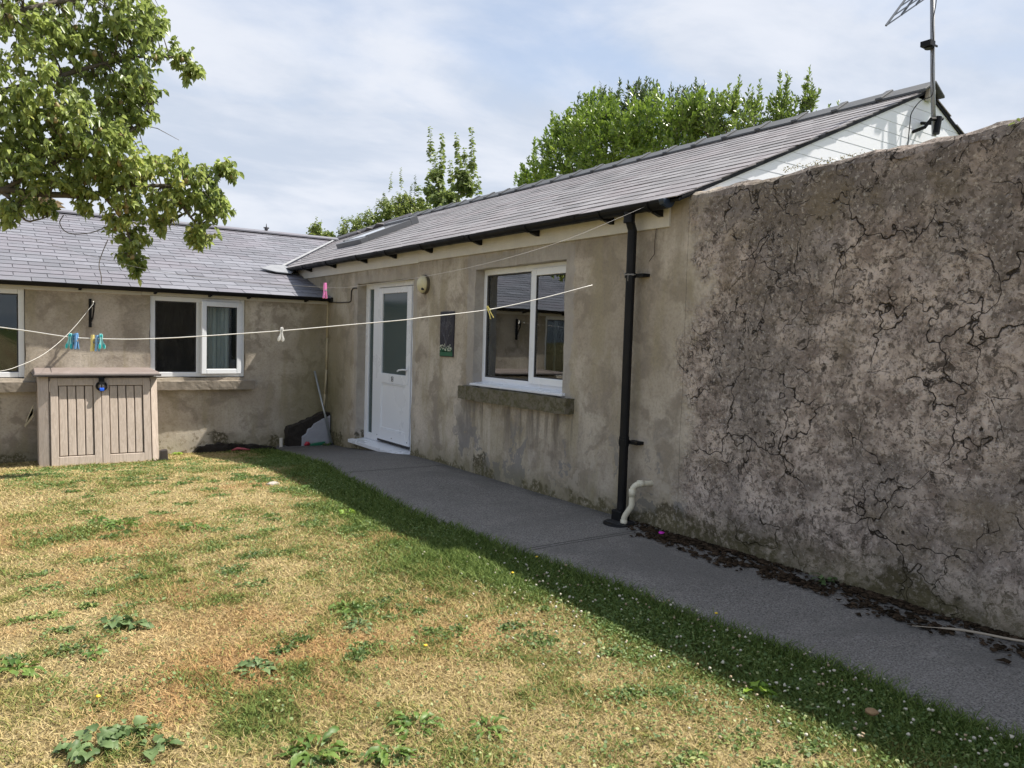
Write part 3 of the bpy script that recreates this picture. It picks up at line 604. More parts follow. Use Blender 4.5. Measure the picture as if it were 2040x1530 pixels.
n=len(pts); mb.add([(x,y,LZ+ML*(y-EY)+.030) for x,y,z in pts]+[(x,y,LZ+ML*(y-EY)+.018) for x,y,z in pts],[tuple(range(n)),tuple(range(n,2*n))[::-1]]+[(i,(i+1)%n,n+(i+1)%n,n+i) for i in range(n)]); mb.build('lead_flashing',M_lead,roofL)
# the flank wall rising above the low roof is part of the long cottage (wall grid reaches it)
mb=MB(); fb(mb,LM,.02,1.0,1.868,1.935,-.022,-.002); fb(mb,LM,1.003,2.42,1.87,1.93,-.02,-.002); fb(mb,LM,2.423,9.0,1.865,1.93,-.022,-.002); mb.build('fascia_board',M_cream,low,bevel=.003)
mb=MB(); gutter(mb,LM,.03,9.0,1.955,-.105,.05); gl=mb.build('gutter',M_black,low)
for s in (.35,1.13,1.62,2.27,3.09,4.0): 
    mb=MB(); fb(mb,LM,s-.015,s+.015,1.885,1.925,-.06,-.024); fb(mb,LM,s-.015,s+.015,1.895,1.91,-.12,-.05); mb.build('gutter_bracket',M_black,gl)
mb=MB(); mb.box((-.03,-.17,1.89),(.03,-.06,1.965)); mb.build('end_cap',M_black,gl,bevel=.01)
wa=upvc_window('window',LM,1.155,2.315,.85,1.87,.035,1.735,'lo',low,M_glassL,R(9))
tag(wa,'window with its right casement standing open')
wb=upvc_window('window',LM,3.645,5.09,.85,1.87,.035,4.4,'hi',low,M_glassL,0)
for (a,b) in ((1.32,1.62),(4.9,5.05),(3.98,4.02)):
    mb=MB(); k=int((b-a)/.025); P=[(a+i*.025,.15 if i%2 else .175) for i in range(k+1)]
    for i in range(k): mb.add([LM(P[i][0],.8,P[i][1]),LM(P[i+1][0],.8,P[i+1][1]),LM(P[i+1][0],1.95,P[i+1][1]),LM(P[i][0],1.95,P[i][1])],[(0,1,2,3)])
    if k: mb.build('curtain',M_curt,wa if a<3 else wb,fix=False)
link('window_sill',rough_block(LM,1.05,2.42,.69,.80,-.11,.04,.006),M_stoneL,low)
link('window_sill',rough_block(LM,3.54,5.2,.69,.80,-.11,.04,.006),M_stoneL,low)
mb=MB(); M_mort=mat('pale_mortar',rough=.95,fn=dirty((.42,.37,.25),.2,10,.9,.1))
P=[(-.004,2.0),(-.01,1.4),(-.014,.95),(-.03,.6),(-.05,.36)]
for (a,b) in zip(P,P[1:]):
    mb.tube([(a[0]-.008,-.012,a[1]),(b[0]-.008,-.012,b[1])],[.017,.017 if b[1]>.5 else .008],6)
mb.build('corner_mortar',M_mort,low,smooth=True)

# ================================================================== LAMP, PLAQUE, SMALL FIXTURES
lampo=empty('wall_lamp',(-.01,-2.89,2.03),'round cream bulkhead lamp on the wall just above the right corner of the white door','lamp')
M_lamp=mat('yellowed_opal',fn=dirty((.56,.52,.34),.08,8,.35)); 
def dome(mb,c,rad,dep,n=24,k=8,ax=-1):
    vs=[];
    for i in range(k+1):
        a=math.pi/2*i/k; r=rad*math.cos(a); h=dep*math.sin(a)
        vs+=[(c[0]+ax*h,c[1]+r*math.cos(2*math.pi*j/n),c[2]+r*math.sin(2*math.pi*j/n)*1.0) for j in range(n)]
    fs=[(i*n+j,i*n+(j+1)%n,(i+1)*n+(j+1)%n,(i+1)*n+j) for i in range(k) for j in range(n)]+[tuple(range(n))]
    mb.add(vs,fs)
mb=MB(); dome(mb,(-.035,-2.90,2.03),.098,.06); mb.build('lamp_shade',M_lamp,lampo,smooth=True)
mb=MB(); mb.tube([(.01,-2.90,2.03),(-.035,-2.90,2.03)],.105,28); mb.build('backplate',mat('brown_backplate',(.10,.085,.06),.6),lampo)
mb=MB(); mb.tube([(-.05,-2.955,1.975),(-.082,-2.955,1.975)],.014,10); mb.build('sensor',M_seal,lampo)

plq=empty('wall_plaque',(-.02,-3.43,1.25),'narrow dark slate plaque painted with a bare tree over white flowers, between door and window','plaque')
mb=MB(); fb(mb,RM,3.29,3.575,1.25,1.725,-.028,-.006); mb.build('board',mat('dark_slate_board',rough=.5,fn=dirty((.013,.013,.024),.4,14,.5)),plq,bevel=.006)
mb=MB(); fb(mb,RM,3.298,3.567,1.258,1.31,-.0295,-.0275)
for i in range(34):
    s=3.30+i*.0078; mb.hexa([RM(s,1.30,-.0295),RM(s+.006,1.30,-.0295),RM(s+.006,1.30,-.028),RM(s,1.30,-.028),RM(s+.001,1.335+random.uniform(0,.03),-.0295),RM(s+.003,1.335+random.uniform(0,.03),-.0295),RM(s+.003,1.34,-.028),RM(s+.001,1.34,-.028)])
mb.build('painted_grass',mat('green_paint',(.02,.11,.055),.6),plq)
mb=MB()
for i in range(30):
    s=3.305+random.random()*.25; z=1.305+random.random()*.065; mb.prism([(s-.004,z),(s+.004,z),(s+.006,z+.013),(s,z+.018),(s-.006,z+.013)],lambda u,v,d:RM(u,v,d),-.031,-.0285)
mb.build('painted_flowers',mat('white_flower_paint',(.6,.62,.52),.6),plq)
mb=MB()
def br(s,z,a,l,r,dep):
    s2=s+math.sin(a)*l; z2=z+math.cos(a)*l
    if not(3.30<s2<3.565 and z2<1.71): return
    mb.tube([RM(s,z,-.0285),RM(s2,z2,-.0285)],[r,r*.7],4)
    if dep: 
        for da in (-.55,.1,.6): br(s2,z2,a+da+random.uniform(-.25,.25),l*.72,r*.68,dep-1)
br(3.43,1.34,0,.06,.006,0); br(3.43,1.38,-.5,.09,.0035,4); br(3.43,1.38,.45,.09,.0035,4); br(3.43,1.40,0,.13,.003,4)
mb.build('painted_tree',mat('etched_grey',(.13,.13,.15),.7),plq)

# wire of the lamp / door bell cable, loose wires
M_wire=mat('black_cable',(.015,.015,.015),.5)
mb=MB(); mb.tube([(-.01,-.12,1.90),(-.012,-.5,1.885),(-.012,-.78,1.885),(-.012,-.83,1.90),(-.012,-.84,2.03),(-.012,-.89,2.065),(-.012,-1.02,2.06)],.0075,6)
tag(mb.build('cable',M_wire,None,smooth=True),'thin black cable bent along the wall from the low gutter end to the door head','cable')
mb=MB(); mb.tube([(-.02,-6.42,2.40),(-.018,-6.45,2.30),(-.015,-6.435,2.2),(-.02,-6.44,2.10),(-.03,-6.40,2.05)],.0025,5)
tag(mb.build('loose_wire',mat('rusty_wire',(.05,.03,.02),.7),None,smooth=True),'short rusty wire hanging from the long gutter right of the downpipe','wire')
M_rope=mat('white_line',fn=dirty((.62,.61,.58),.1,30,.6)); M_line2=mat('grey_line',(.26,.25,.24),.6)
mb=MB(); pts=[]
for i in range(26): a=i*.9; pts.append((-.09+.045*math.cos(a),-6.27+.045*math.sin(a),1.955+.006*math.sin(i*2.3)))
mb.tube(pts,.0022,5); mb.tube([(-.13,-6.25,1.96),(-.135,-6.24,1.985),(-.14,-6.22,1.96),(-.13,-6.21,1.925)],.0022,5); mb.tube([(-.13,-6.29,1.955),(-.15,-6.31,1.93),(-.14,-6.30,1.905)],.0022,5)
tag(mb.build('tied_string',M_line2,None),'grey string knotted round the black downpipe at its upper clip','string')

# ================================================================== CLOTHES LINES
def spline(pts,k=6):
    P=[Vector(p) for p in pts]; P=[P[0]*2-P[1]]+P+[P[-1]*2-P[-2]]; out=[]
    for i in range(1,len(P)-2):
        for j in range(k):
            t=j/k; a,b,c,d=P[i-1],P[i],P[i+1],P[i+2]
            out.append(.5*((2*b)+(c-a)*t+(2*a-5*b+4*c-d)*t*t+(3*b-a-3*c+d)*t**3))
    return out+[P[-2]]
L1=[(-4.6,-6.05,1.52),(-4.099,-6.38,1.453),(-3.99,-6.456,1.441),(-3.881,-6.531,1.427),(-3.736,-6.633,1.406),(-3.624,-6.685,1.403),(-3.51,-6.728,1.404),(-3.37,-6.762,1.413),(-3.228,-6.798,1.426),(-2.875,-6.856,1.462),(-2.539,-6.902,1.503),(-2.277,-6.958,1.536),(-2.158,-6.962,1.555),(-1.788,-6.985,1.610),(-1.455,-7.026,1.689),(-1.124,-7.065,1.782)]
mb=MB(); mb.tube(spline(L1),.0024,8); tag(mb.build('clothes_line',M_rope,None,smooth=True),'thick white clothes line sagging across the lawn, carrying most of the pegs','clothes line')
L2=[(-4.6,.6,2.75),(-3.888,-.864,2.444),(-3.491,-1.637,2.252),(-3.137,-2.377,2.093),(-2.861,-3.306,1.954),(-2.65,-4.187,1.865),(-2.502,-5.022,1.799),(-2.312,-6.009,1.735),(-2.191,-6.212,1.746),(-1.871,-6.40,1.812),(-1.445,-6.52,1.93),(-.939,-6.53,2.10),(-.45,-6.50,2.30),(-.15,-6.49,2.43)]
mb=MB(); mb.tube(spline(L2),.0013,6); tag(mb.build('clothes_line',M_line2,None,smooth=True),'thin grey line slung from pear tree to long gutter end, holding the pink peg','clothes line')
L3=[(-2.955,-.15,1.735),(-3.1,-1.2,1.66),(-3.521,-4.226,1.437),(-3.719,-4.95,1.295),(-3.882,-5.451,1.229),(-4.023,-5.72,1.204),(-4.4,-6.3,1.2)]
mb=MB(); mb.tube(spline(L3),.0013,6); mb.tube([(-2.955,-.15,1.735),(-2.94,-.13,1.70),(-2.96,-.12,1.76)],.006,6); tag(mb.build('clothes_line',M_rope,None,smooth=True),'thin line running from the black wall bracket down past the storage box','clothes line')
bk=empty('line_bracket',(-2.98,-.02,1.45),'black iron bracket on the low cottage wall holding a line, above the storage box','bracket')
mb=MB(); mb.box((-2.995,-.03,1.45),(-2.965,.0,1.79)); mb.tube([(-2.98,-.03,1.5),(-2.96,-.08,1.56),(-2.955,-.15,1.66),(-2.955,-.155,1.72)],.010,6); mb.tube([(-2.98,-.03,1.70),(-2.955,-.155,1.70)],.009,6); mb.tube([(-2.955,-.155,1.70),(-2.95,-.17,1.745)],.012,6); mb.build('bracket_arm',M_black,bk)
# pegs
def peg_plain(col,name,label,loc,rz,tilt=0,s=1.0):
    e=empty('clothes_peg',loc,label,'clothes peg','pegs hanging on the clothes lines'); m_=mat(name,fn=dirty(col,.06,40,.35),spec=.5)
    for sg in (-1,1):
        mb=MB(); x0=.0012*sg
        P=[(0,.012),(sg*.004,.014),(sg*.0062,-.005),(sg*.0060,-.03),(sg*.0105,-.058),(sg*.0068,-.060),(sg*.001,-.028),(sg*.0005,-.004)]
        mb.prism([(u+sg*.0006,v) for u,v in P],lambda u,v,d:(u,d,v),-.0055,.0055); o=mb.build('peg_leg',m_,None,bevel=.0012); o.parent=e
    mb=MB(); mb.tube([(0,-.0068,-.020),(0,.0068,-.020)],.0048,10); o=mb.build('spring',M_line2,None); o.parent=e
    e.rotation_euler=(0,tilt,rz); e.scale=(s,s,s); return e
def peg_soft(c1,c2,name,label,loc,rz,s=1.0,tilt=0):
    e=empty('clothes_peg',loc,label,'clothes peg','pegs hanging on the clothes lines'); m1=mat(name,fn=dirty(c1,.05,40,.4)); m2=mat(name+'_grip',fn=dirty(c2,.05,40,.55))
    def oval(mb,cx,cz,rx,rz_,y0,y1,n=18): mb.prism([(cx+rx*math.cos(2*math.pi*i/n),cz+rz_*math.sin(2*math.pi*i/n)) for i in range(n)],lambda u,v,d:(u,d,v),y0,y1)
    for sg in (-1,1):
        mb=MB(); mb.prism([(sg*.0005,.014),(sg*.006,.012),(sg*.0075,.002),(sg*.0055,-.014),(sg*.0095,-.028),(sg*.0155,-.042),(sg*.0145,-.052),(sg*.009,-.057),(sg*.003,-.050),(sg*.001,-.03)],lambda u,v,d:(u,d,v),-.0055,.0055)
        o=mb.build('peg_leg',m1,None,bevel=.0015); o.parent=e
        
        for q in ((sg*.0085,-.042,.0042,.011,-.0068,.0068),(sg*.0032,.004,.0022,.005,-.0066,.0066)): mb=MB(); oval(mb,*q); o=mb.build('grip',m2,None,bevel=.0008); o.parent=e
    e.rotation_euler=(0,tilt,rz); e.scale=(s,s,s); return e
LR_=R(-34)
peg_soft((.25,.60,.62),(.0,.42,.42),'teal_peg','teal soft-grip peg, leftmost of all on the thick line',(-3.736,-6.635,1.410),LR_+R(12),1.0,R(6))
peg_plain((.16,.36,.66),'blue_peg','pale blue peg right beside the leftmost teal peg',(-3.713,-6.648,1.412),LR_+R(72),0,.98)
peg_plain((.06,.20,.32),'navy_peg','dark blue peg squeezed between the leftmost teal peg and its pale blue neighbour',(-3.724,-6.640,1.409),LR_+R(60),0,.95)
peg_plain((.66,.55,.20),'yellow_peg','mustard yellow peg at the left of the second cluster above the storage box',(-3.653,-6.672,1.406),LR_+R(80),0,1.0)
peg_plain((.20,.38,.62),'blue_peg','blue peg in the middle of the second cluster, between yellow and teal',(-3.636,-6.680,1.405),LR_+R(70),0,.98)
peg_soft((.25,.60,.62),(.0,.42,.42),'teal_peg','teal soft-grip peg at the right of the second cluster',(-3.622,-6.686,1.412),LR_+R(40),1.0,R(-4))
peg_soft((.72,.72,.70),(.66,.66,.64),'white_peg','white plastic peg alone on the thick line, in front of the low cottage wall',(-2.873,-6.857,1.466),LR_+R(25),1.0,R(4))
peg_plain((.70,.62,.20),'lemon_peg','lemon yellow peg tilted on the thick line beside the long cottage window',(-1.788,-6.985,1.618),LR_+R(10),R(-24),1.0)
peg_plain((.72,.22,.50),'pink_peg','pink peg on the thin grey line near the corner of the two cottages',(-2.335,-6.00,1.745),LR_+R(55),0,1.3)

# ================================================================== STORAGE BOX
M_bx=mat('taupe_resin',fn=lambda g:(lambda o:(lambda w,n:{'Base Color':g.mix(g.ss(w,.35,.68,0,.55),g.mix(n,(.47,.40,.345),(.56,.48,.42)),(.34,.28,.23)),'Normal':g.bump(g.m('ADD',w,g.m('MULTIPLY',g.noise(o,90,3,.6),.15)),.35,.005)})(g.noise(g.vm('MULTIPLY',o,(26,26,1.6)),1.6,4,.6,1.2),g.noise(o,5,4,.6)))(g.obj()),rough=.55)
M_lid=mat('brown_resin_lid',fn=dirty((.21,.175,.165),.22,7,.5,bumpd=.004)); M_lidd=mat('dark_lid_rim',fn=dirty((.05,.042,.04),.2,7,.5))
box=empty('storage_box',(-2.93,-.35,-.1),'taupe plastic garden storage box with ribbed double doors and brown lid','storage box')
BX0,BX1=-3.535,-2.335
def B(x,y,z): return (x, y+.155*(z+.05)/.95-.0, z)     # leans back a little
YF=-.69; YB=-.20
def bb(mb,x0,x1,y0,y1,z0,z1): return mb.hexa([B(x0,y0,z0),B(x1,y0,z0),B(x1,y1,z0),B(x0,y1,z0),B(x0,y0,z1),B(x1,y0,z1),B(x1,y1,z1),B(x0,y1,z1)])
zb0,zb1=-.12,.885
mb=MB(); bb(mb,BX0+.02,BX1-.02,YF+.05,YB,zb0,zb1); 
bb(mb,BX0,BX0+.10,YF+.045,YB+.01,zb0,zb1); bb(mb,BX1-.05,BX1,YF+.045,YB+.01,zb0,zb1)
mb.build('shell',M_bx,box,bevel=.012)
def corner(x,w):
    m_=MB(); m_.hexa([B(x,YF+.05,zb0),B(x+w,YF+.012,zb0),B(x+w,YF+.07,zb0),B(x,YF+.08,zb0),B(x,YF+.05,zb1),B(x+w,YF+.012,zb1),B(x+w,YF+.07,zb1),B(x,YF+.08,zb1)]); return m_
corner(BX0-.01,.10).build('corner_post',M_bx,box,bevel=.006); corner(BX1+.01,-.075).build('corner_post',M_bx,box,bevel=.006)
mb=MB(); bb(mb,BX0+.095,BX0+.115,YF+.0,YF+.05,.72,.84); mb.build('hinge',M_bx,box,bevel=.003); mb=MB(); bb(mb,BX1-.085,BX1-.07,YF+.0,YF+.05,.74,.84); mb.build('hinge',M_bx,box,bevel=.003)
cx=-2.925
def bdoor(x0,x1):
    m_=MB(); s=.075; zt=zb1-.012; z0=zb0+.02
    bb(m_,x0,x0+s,YF-.0,YF+.045,z0,zt); bb(m_,x1-s,x1,YF,YF+.045,z0,zt); bb(m_,x0+s,x1-s,YF,YF+.045,zt-.085,zt); bb(m_,x0+s,x1-s,YF,YF+.045,z0,z0+.10)
    d=m_.build('door',M_bx,box,bevel=.004)
    n=4; w=(x1-x0-2*s-.008)/n; m2=MB()
    for i in range(n):
        a=x0+s+.004+i*w; bb(m2,a+.005,a+w-.005,YF+.012,YF+.045,z0+.108,zt-.092)
    m2.build('door_planks',M_bx,d,bevel=.006)
    m3=MB(); bb(m3,x0+s,x1-s,YF+.038,YF+.047,z0+.1,zt-.085); m3.build('plank_grooves',mat('groove_brown',(.11,.085,.065),.7),d)
bdoor(BX0+.105,cx-.003); bdoor(cx+.003,BX1-.078)
# lid
mb=MB(); L0,L1=BX0-.055,BX1+.035; yf=YF-.075; yb=YB+.06
def lidp(x,y,z): return B(x,y,z)
mb.hexa([B(L0,yf,.90),B(L1,yf,.905),B(L1,yb,.915),B(L0,yb,.910),B(L0+.01,yf+.012,.938),B(L1-.01,yf+.012,.943),B(L1-.03,yb,.972),B(L0+.03,yb,.965)])
lid=mb.build('lid',M_lid,box,bevel=.008)
mb=MB(); mb.hexa([B(L0-.004,yf-.006,.893),B(L1+.004,yf-.006,.898),B(L1+.004,yb,.908),B(L0-.004,yb,.903),B(L0-.004,yf-.006,.915),B(L1+.004,yf-.006,.920),B(L1+.004,yb,.930),B(L0-.004,yb,.925)]); mb.build('lid_rim',M_lidd,lid,bevel=.004)
mb=MB(); mb.hexa([B(L0+.17,yf+.02,.9385),B(L0+.175,yf+.02,.9385),B(L0+.20,yb-.02,.9700),B(L0+.195,yb-.02,.9700),B(L0+.17,yf+.02,.9415),B(L0+.175,yf+.02,.9415),B(L0+.20,yb-.02,.973),B(L0+.195,yb-.02,.973)]); mb.build('lid_crease',M_lidd,lid)
mb=MB(); bb(mb,cx-.028,cx+.028,YF-.058,YF-.006,.80,.912); 
n=20; ring=[B(cx+.05*math.cos(2*math.pi*i/n),YF-.03,.78+.045*math.sin(2*math.pi*i/n)) for i in range(n+1)]
mb.tube(ring,.013,8); mb.build('clasp',M_black,box,bevel=.004)
pad=empty('padlock',B(cx,YF-.05,.74),'small bright blue padlock hanging from the black clasp of the storage box','padlock')
mb=MB(); mb.hexa([B(cx-.022,YF-.062,.725),B(cx+.022,YF-.062,.725),B(cx+.022,YF-.036,.725),B(cx-.022,YF-.036,.725),B(cx-.026,YF-.062,.762),B(cx+.026,YF-.062,.762),B(cx+.026,YF-.036,.762),B(cx-.026,YF-.036,.762)]); mb.build('lock_body',mat('blue_enamel',(.01,.10,.62),.3),pad,bevel=.008)
mb=MB(); mb.tube([B(cx-.015,YF-.05,.76),B(cx-.015,YF-.05,.79),B(cx-.008,YF-.05,.802),B(cx+.008,YF-.05,.802),B(cx+.015,YF-.05,.79),B(cx+.015,YF-.05,.76)],.0045,8); mb.build('shackle',mat('steel',(.6,.6,.6),.3,metal=1),pad,smooth=True)
mb=MB(); mb.hexa([(-2.345,-.80,-.13),(-2.245,-.80,-.13),(-2.245,-.70,-.13),(-2.345,-.70,-.13),(-2.335,-.79,.03),(-2.255,-.79,.04),(-2.255,-.71,.04),(-2.335,-.71,.03)]); mb.add(*(lambda v,f:(v,f))([],[]))
tag(mb.build('plastic_block',M_lidd,None,bevel=.012),'small dark brown plastic block at the foot of the storage box, right side','block')

# ================================================================== CORNER CLUTTER
mb=MB(); M_metal=mat('dull_aluminium',fn=dirty((.33,.36,.38),.2,8,.4),metal=.6)
mb.tube([(-.03,-.30,-.10),(-.215,-.06,.93)],[.017,.0145],12); 
pole=mb.build('metal_pole',M_metal,None,smooth=True); tag(pole,'thin grey metal pole leaning into the corner where the cottages meet','pole')
mb=MB(); mb.tube([(-.03,-.30,-.11),(-.0365,-.292,-.06)],.021,10); o=mb.build('pole_foot',M_seal,pole)
rb=empty('broken_step',(-.3,-.08,-.1),'crumbling black-topped plinth with a white painted face in the corner of the two cottages','plinth')
M_rot=mat('rotten_black_mortar',rough=.95,fn=lambda g:{'Base Color':g.mix(g.noise(g.obj(),26,6,.7),(.008,.007,.006),(.04,.032,.026)),'Normal':g.bump(g.noise(g.obj(),18,6,.7),1,.02)})
b=bmesh.new(); poly=[(-.60,-.14),(-.62,.10),(-.60,.16),(-.46,.20),(-.30,.265),(-.12,.35),(-.015,.345),(-.015,-.14)]
def rough_prism(poly,y0,y1,amp,sub=3):
    b=bmesh.new(); n=len(poly); f=b.faces.new([b.verts.new((x,y0,z)) for x,z in poly]); r=bmesh.ops.extrude_face_region(b,geom=[f]); 
    for v in [q for q in r['geom'] if isinstance(q,bmesh.types.BMVert)]: v.co.y=y1
    bmesh.ops.triangulate(b,faces=b.faces)
    for _ in range(sub): bmesh.ops.subdivide_edges(b,edges=[e for e in b.edges if e.calc_length()>.03],cuts=1); bmesh.ops.triangulate(b,faces=[q for q in b.faces if len(q.verts)>3])
    for v in b.verts: v.co+=mn.noise_vector(v.co*14)*amp+mn.noise_vector(v.co*40)*amp*.5
    bmesh.ops.recalc_face_normals(b,faces=b.faces); me=bpy.data.meshes.new('rough'); b.to_mesh(me); b.free(); return me
link('rubble_core',rough_prism(poly,.0,-.16,.016),M_rot,rb)
mb=MB(); mb.prism([(-.43,-.14),(-.42,.03),(-.36,.07),(-.34,.13),(-.29,.15),(-.25,.20),(-.14,.26),(-.02,.31),(-.02,-.14)],lambda u,v,d:(u,d,v),-.185,-.14)
mb.build('painted_face',mat('flaking_white_paint',fn=dirty((.33,.34,.38),.2,12,.8)),rb,bevel=.006)
mb=MB(); mb.tube([(-.70,-.14,-.12),(-.70,-.14,.02)],.024,14); tag(mb.build('pipe_stub',M_cream,None,smooth=False),'short white pipe stub beside the crumbling plinth','pipe')
def blob(name,c,r,m_,label,cat,sq=(1,1,1),amp=.2,parent=None):
    b=bmesh.new(); bmesh.ops.create_icosphere(b,subdivisions=3,radius=1)
    for v in b.verts:
        k=1+amp*mn.noise(v.co*1.8+Vector(c)*9); v.co=Vector((v.co.x*sq[0],v.co.y*sq[1],v.co.z*sq[2]))*r*k+Vector(c)
    me=bpy.data.meshes.new(name); b.to_mesh(me); b.free(); o=link(name,me,m_,parent,True); 
    return tag(o,label,cat) if label else o
# red toy and green scoop with white edge
mb=MB(); mb.tube([(-.40,-.22,-.085),(-.37,-.22,-.06),(-.33,-.215,-.075)],[.012,.028,.02],10); mb.tube([(-.36,-.225,-.06),(-.345,-.24,-.04)],.01,8); tag(mb.build('plastic_toy',mat('red_plastic',(.42,.03,.05),.4),None,smooth=True),'small red plastic toy piece lying before the white painted plinth','toy')
tr=MB(); n=14; 
tr.prism([(-.33,-.10),(-.18,-.10),(-.13,-.075),(-.10,-.045),(-.16,-.05),(-.26,-.06),(-.32,-.07)],lambda u,v,d:(u,d,v),-.25,-.20); tray=tr.build('trowel_tray',mat('green_plastic',(.015,.14,.075),.4),None,bevel=.01); tag(tray,'dark green plastic scoop with a white edge, beside the red toy piece','scoop')
mb=MB(); mb.prism([(-.325,-.112),(-.20,-.108),(-.16,-.092),(-.19,-.098),(-.31,-.100)],lambda u,v,d:(u,d,v),-.262,-.248); mb.build('white_edge',M_cream,tray)
mb=MB(); mb.tube([(-1.35,-.12,-.115),(-1.28,-.14,-.09),(-1.2,-.16,-.10),(-1.12,-.17,-.115)],[.008,.018,.016,.008],8); tag(mb.build('plastic_toy',mat('faded_red',(.40,.08,.10),.5),None,smooth=True),'faded red plastic strip lying at the foot of the low cottage wall','toy')
# soil heap/rotten hole at foot of low wall
link_=rough_prism([(-1.85,-.16),(-1.75,-.06),(-1.5,-.02),(-1.1,-.06),(-.8,-.10),(-.7,-.16)],.03,-.10,.02,4); o=link('earth_mound',link_,M_rot); tag(o,'dark crumbly earth and rotten render heaped along the foot of the low cottage wall','soil',kind='stuff')
# gully
mb=MB(); mb.tube([(-.165,-6.33,.095),(-.165,-6.33,.122)],[.125,.115],28); gy_=mb.build('gully_ring',M_black,None); tag(gy_,'round black drain gully in the path under the downpipe','drain')
mb=MB(); 
for i in range(-3,4): mb.box((-.165+i*.022-.004,-6.33-.08,.121),(-.165+i*.022+.004,-6.33+.08,.127))
mb.build('grating',M_seal,gy_)
blob('cement_collar',(-.12,-6.36,.092),.2,M_path,'pale grey cement collar spread round the black drain gully','cement',(1,1.1,.12),.15)

# ================================================================== AERIAL
ae=empty('tv_aerial',(2.92,-6.87,2.6),'grey television aerial mast with grid array bracketed to the white gable','aerial')
M_gal=mat('galvanised_steel',fn=dirty((.30,.31,.33),.2,10,.5),metal=.5); M_alu=mat('dark_aluminium',(.13,.145,.17),.4,metal=.4)
mb=MB(); mb.tube([(2.925,-6.87,3.36),(2.87,-6.86,3.8),(2.75,-6.85,4.95)],.019,12); mast=mb.build('mast',M_gal,ae,smooth=True)
mb=MB(); mb.tube([(2.925,-6.87,3.47),(2.93,-6.74,3.50)],.014,8); mb.tube([(2.99,-6.90,3.515),(2.84,-6.88,3.49),(2.80,-6.85,3.42),(2.80,-6.74,3.40)],.016,8); mb.tube([(2.90,-6.9,3.37),(2.93,-6.9,3.52)],.028,10); mb.build('wall_bracket',M_black,ae)
mb=MB(); mb.tube([(2.79,-6.855,4.09),(2.79,-6.855,4.15)],.04,10); mb.box((2.72,-6.90,4.10),(2.80,-6.81,4.145)); mb.box((2.80,-6.87,4.125),(2.90,-6.86,4.14)); mb.build('junction_clamp',M_black,ae)
mb=MB(); P=[(2.78,-6.88,4.8),(2.80,-6.885,4.5),(2.765,-6.885,4.3),(2.80,-6.885,4.13),(2.80,-6.885,3.9),(2.83,-6.885,3.7),(2.80,-6.8,3.66),(2.72,-6.77,3.55),(2.70,-6.77,3.45),(2.68,-6.77,3.2)]
mb.tube(spline(P,5),.0045,6); mb.build('aerial_cable',M_wire,ae,smooth=True)
mb=MB(); a0=Vector((1.941,-6.95,4.048)); A=Vector((.711,.10,.422)); Bv=Vector((.135,-.03,.174))
for k in (0,.5,1.0,1.5,2.0,2.5): mb.tube([a0+Bv*k,a0+Bv*k+A*1.05],.006,6)
for k in (.0,.40,.8,1.05): mb.tube([a0+A*k,a0+A*k+Bv*2.5],.009,6)
mb.tube([a0+A*.8+Bv*1.2,(2.77,-6.85,4.72)],.012,8); mb.build('grid_array',M_alu,ae)
# finial on the low ridge
fi=MB(); z0=LZ+ML*(LY-EY); fi.tube([(.45,LY,z0-.02),(.45,LY,z0+.05)],[.03,.02],10); fi.tube([(.45,LY,z0+.05),(.45,LY,z0+.10)],[.035,.03],10); fi.tube([(.45,LY,z0+.10),(.45,LY,z0+.17)],[.012,.004],8); fi.tube([(.40,LY,z0+.09),(.50,LY,z0+.09)],.014,8)
tag(fi.build('roof_finial',mat('dark_iron',(.03,.03,.035),.6),None),'tiny dark finial standing on the ridge of the low slate roof','finial')

# ================================================================== VEGETATION
def f_leaf(dark,light,trans=.3,yel=None,rough=.38):
    def f(g):
        r=g.attr('rnd'); c=g.mix(r,dark,light)
        if yel: c=g.mix(g.ss(r,.86,.97,0,.8),c,yel)
        bf=g.n('ShaderNodeNewGeometry').outputs['Backfacing']; c2=g.mix(g.m('MULTIPLY',bf,.45),c,tuple(min(1,q*1.35+.04) for q in light))
        return {'Base Color':c2,'Roughness':rough,'translucent':(trans,g.mix(.5,c,tuple(min(1,q*1.7) for q in light)))}
    return f
def leaves(name,P,D,Lh,wr,m,parent,fold=.35,droop=.25,up=.5):
    """P root points, D directions, Lh lengths; one mesh of folded two-quad leaves"""
    P=np.asarray(P,float); D=np.asarray(D,float); N=len(P); Lh=np.asarray(Lh,float).reshape(-1,1)
    D=D/np.linalg.norm(D,axis=1,keepdims=True)
    nr=rng.normal(size=(N,3)); nr[:,2]+=up*2; s=np.cross(D,nr); s/=np.linalg.norm(s,axis=1,keepdims=True)+1e-9; n=np.cross(s,D)
    w=Lh*wr*rng.uniform(.8,1.2,(N,1)); dz=np.zeros((N,3)); dz[:,2]=-1
    V=np.stack([P, P+D*Lh*.32+s*w+n*w*fold, P+D*Lh*.72+s*w*.72+n*w*fold*.7+dz*Lh*droop*.3, P+D*Lh*.95+dz*Lh*droop, P+D*Lh*.72-s*w*.72+n*w*fold*.7+dz*Lh*droop*.3, P+D*Lh*.32-s*w+n*w*fold],1)
    b=np.arange(N)[:,None]*6
    F4=np.concatenate([b+np.array([0,1,2,3]),b+np.array([0,3,4,5])]); r=np.repeat(np.clip(rng.normal(.42,.20,N)+.75*(vn(P[:,0]*2.6+P[:,1]*1.3,P[:,2]*2.6-P[:,1]*1.1)-.5)+.35*(vn(P[:,0]*9+P[:,1]*5,P[:,2]*9)-.5),0,1),6)
    return npmesh(name,V.reshape(-1,3),[F4],{'rnd':r},m,parent,False)
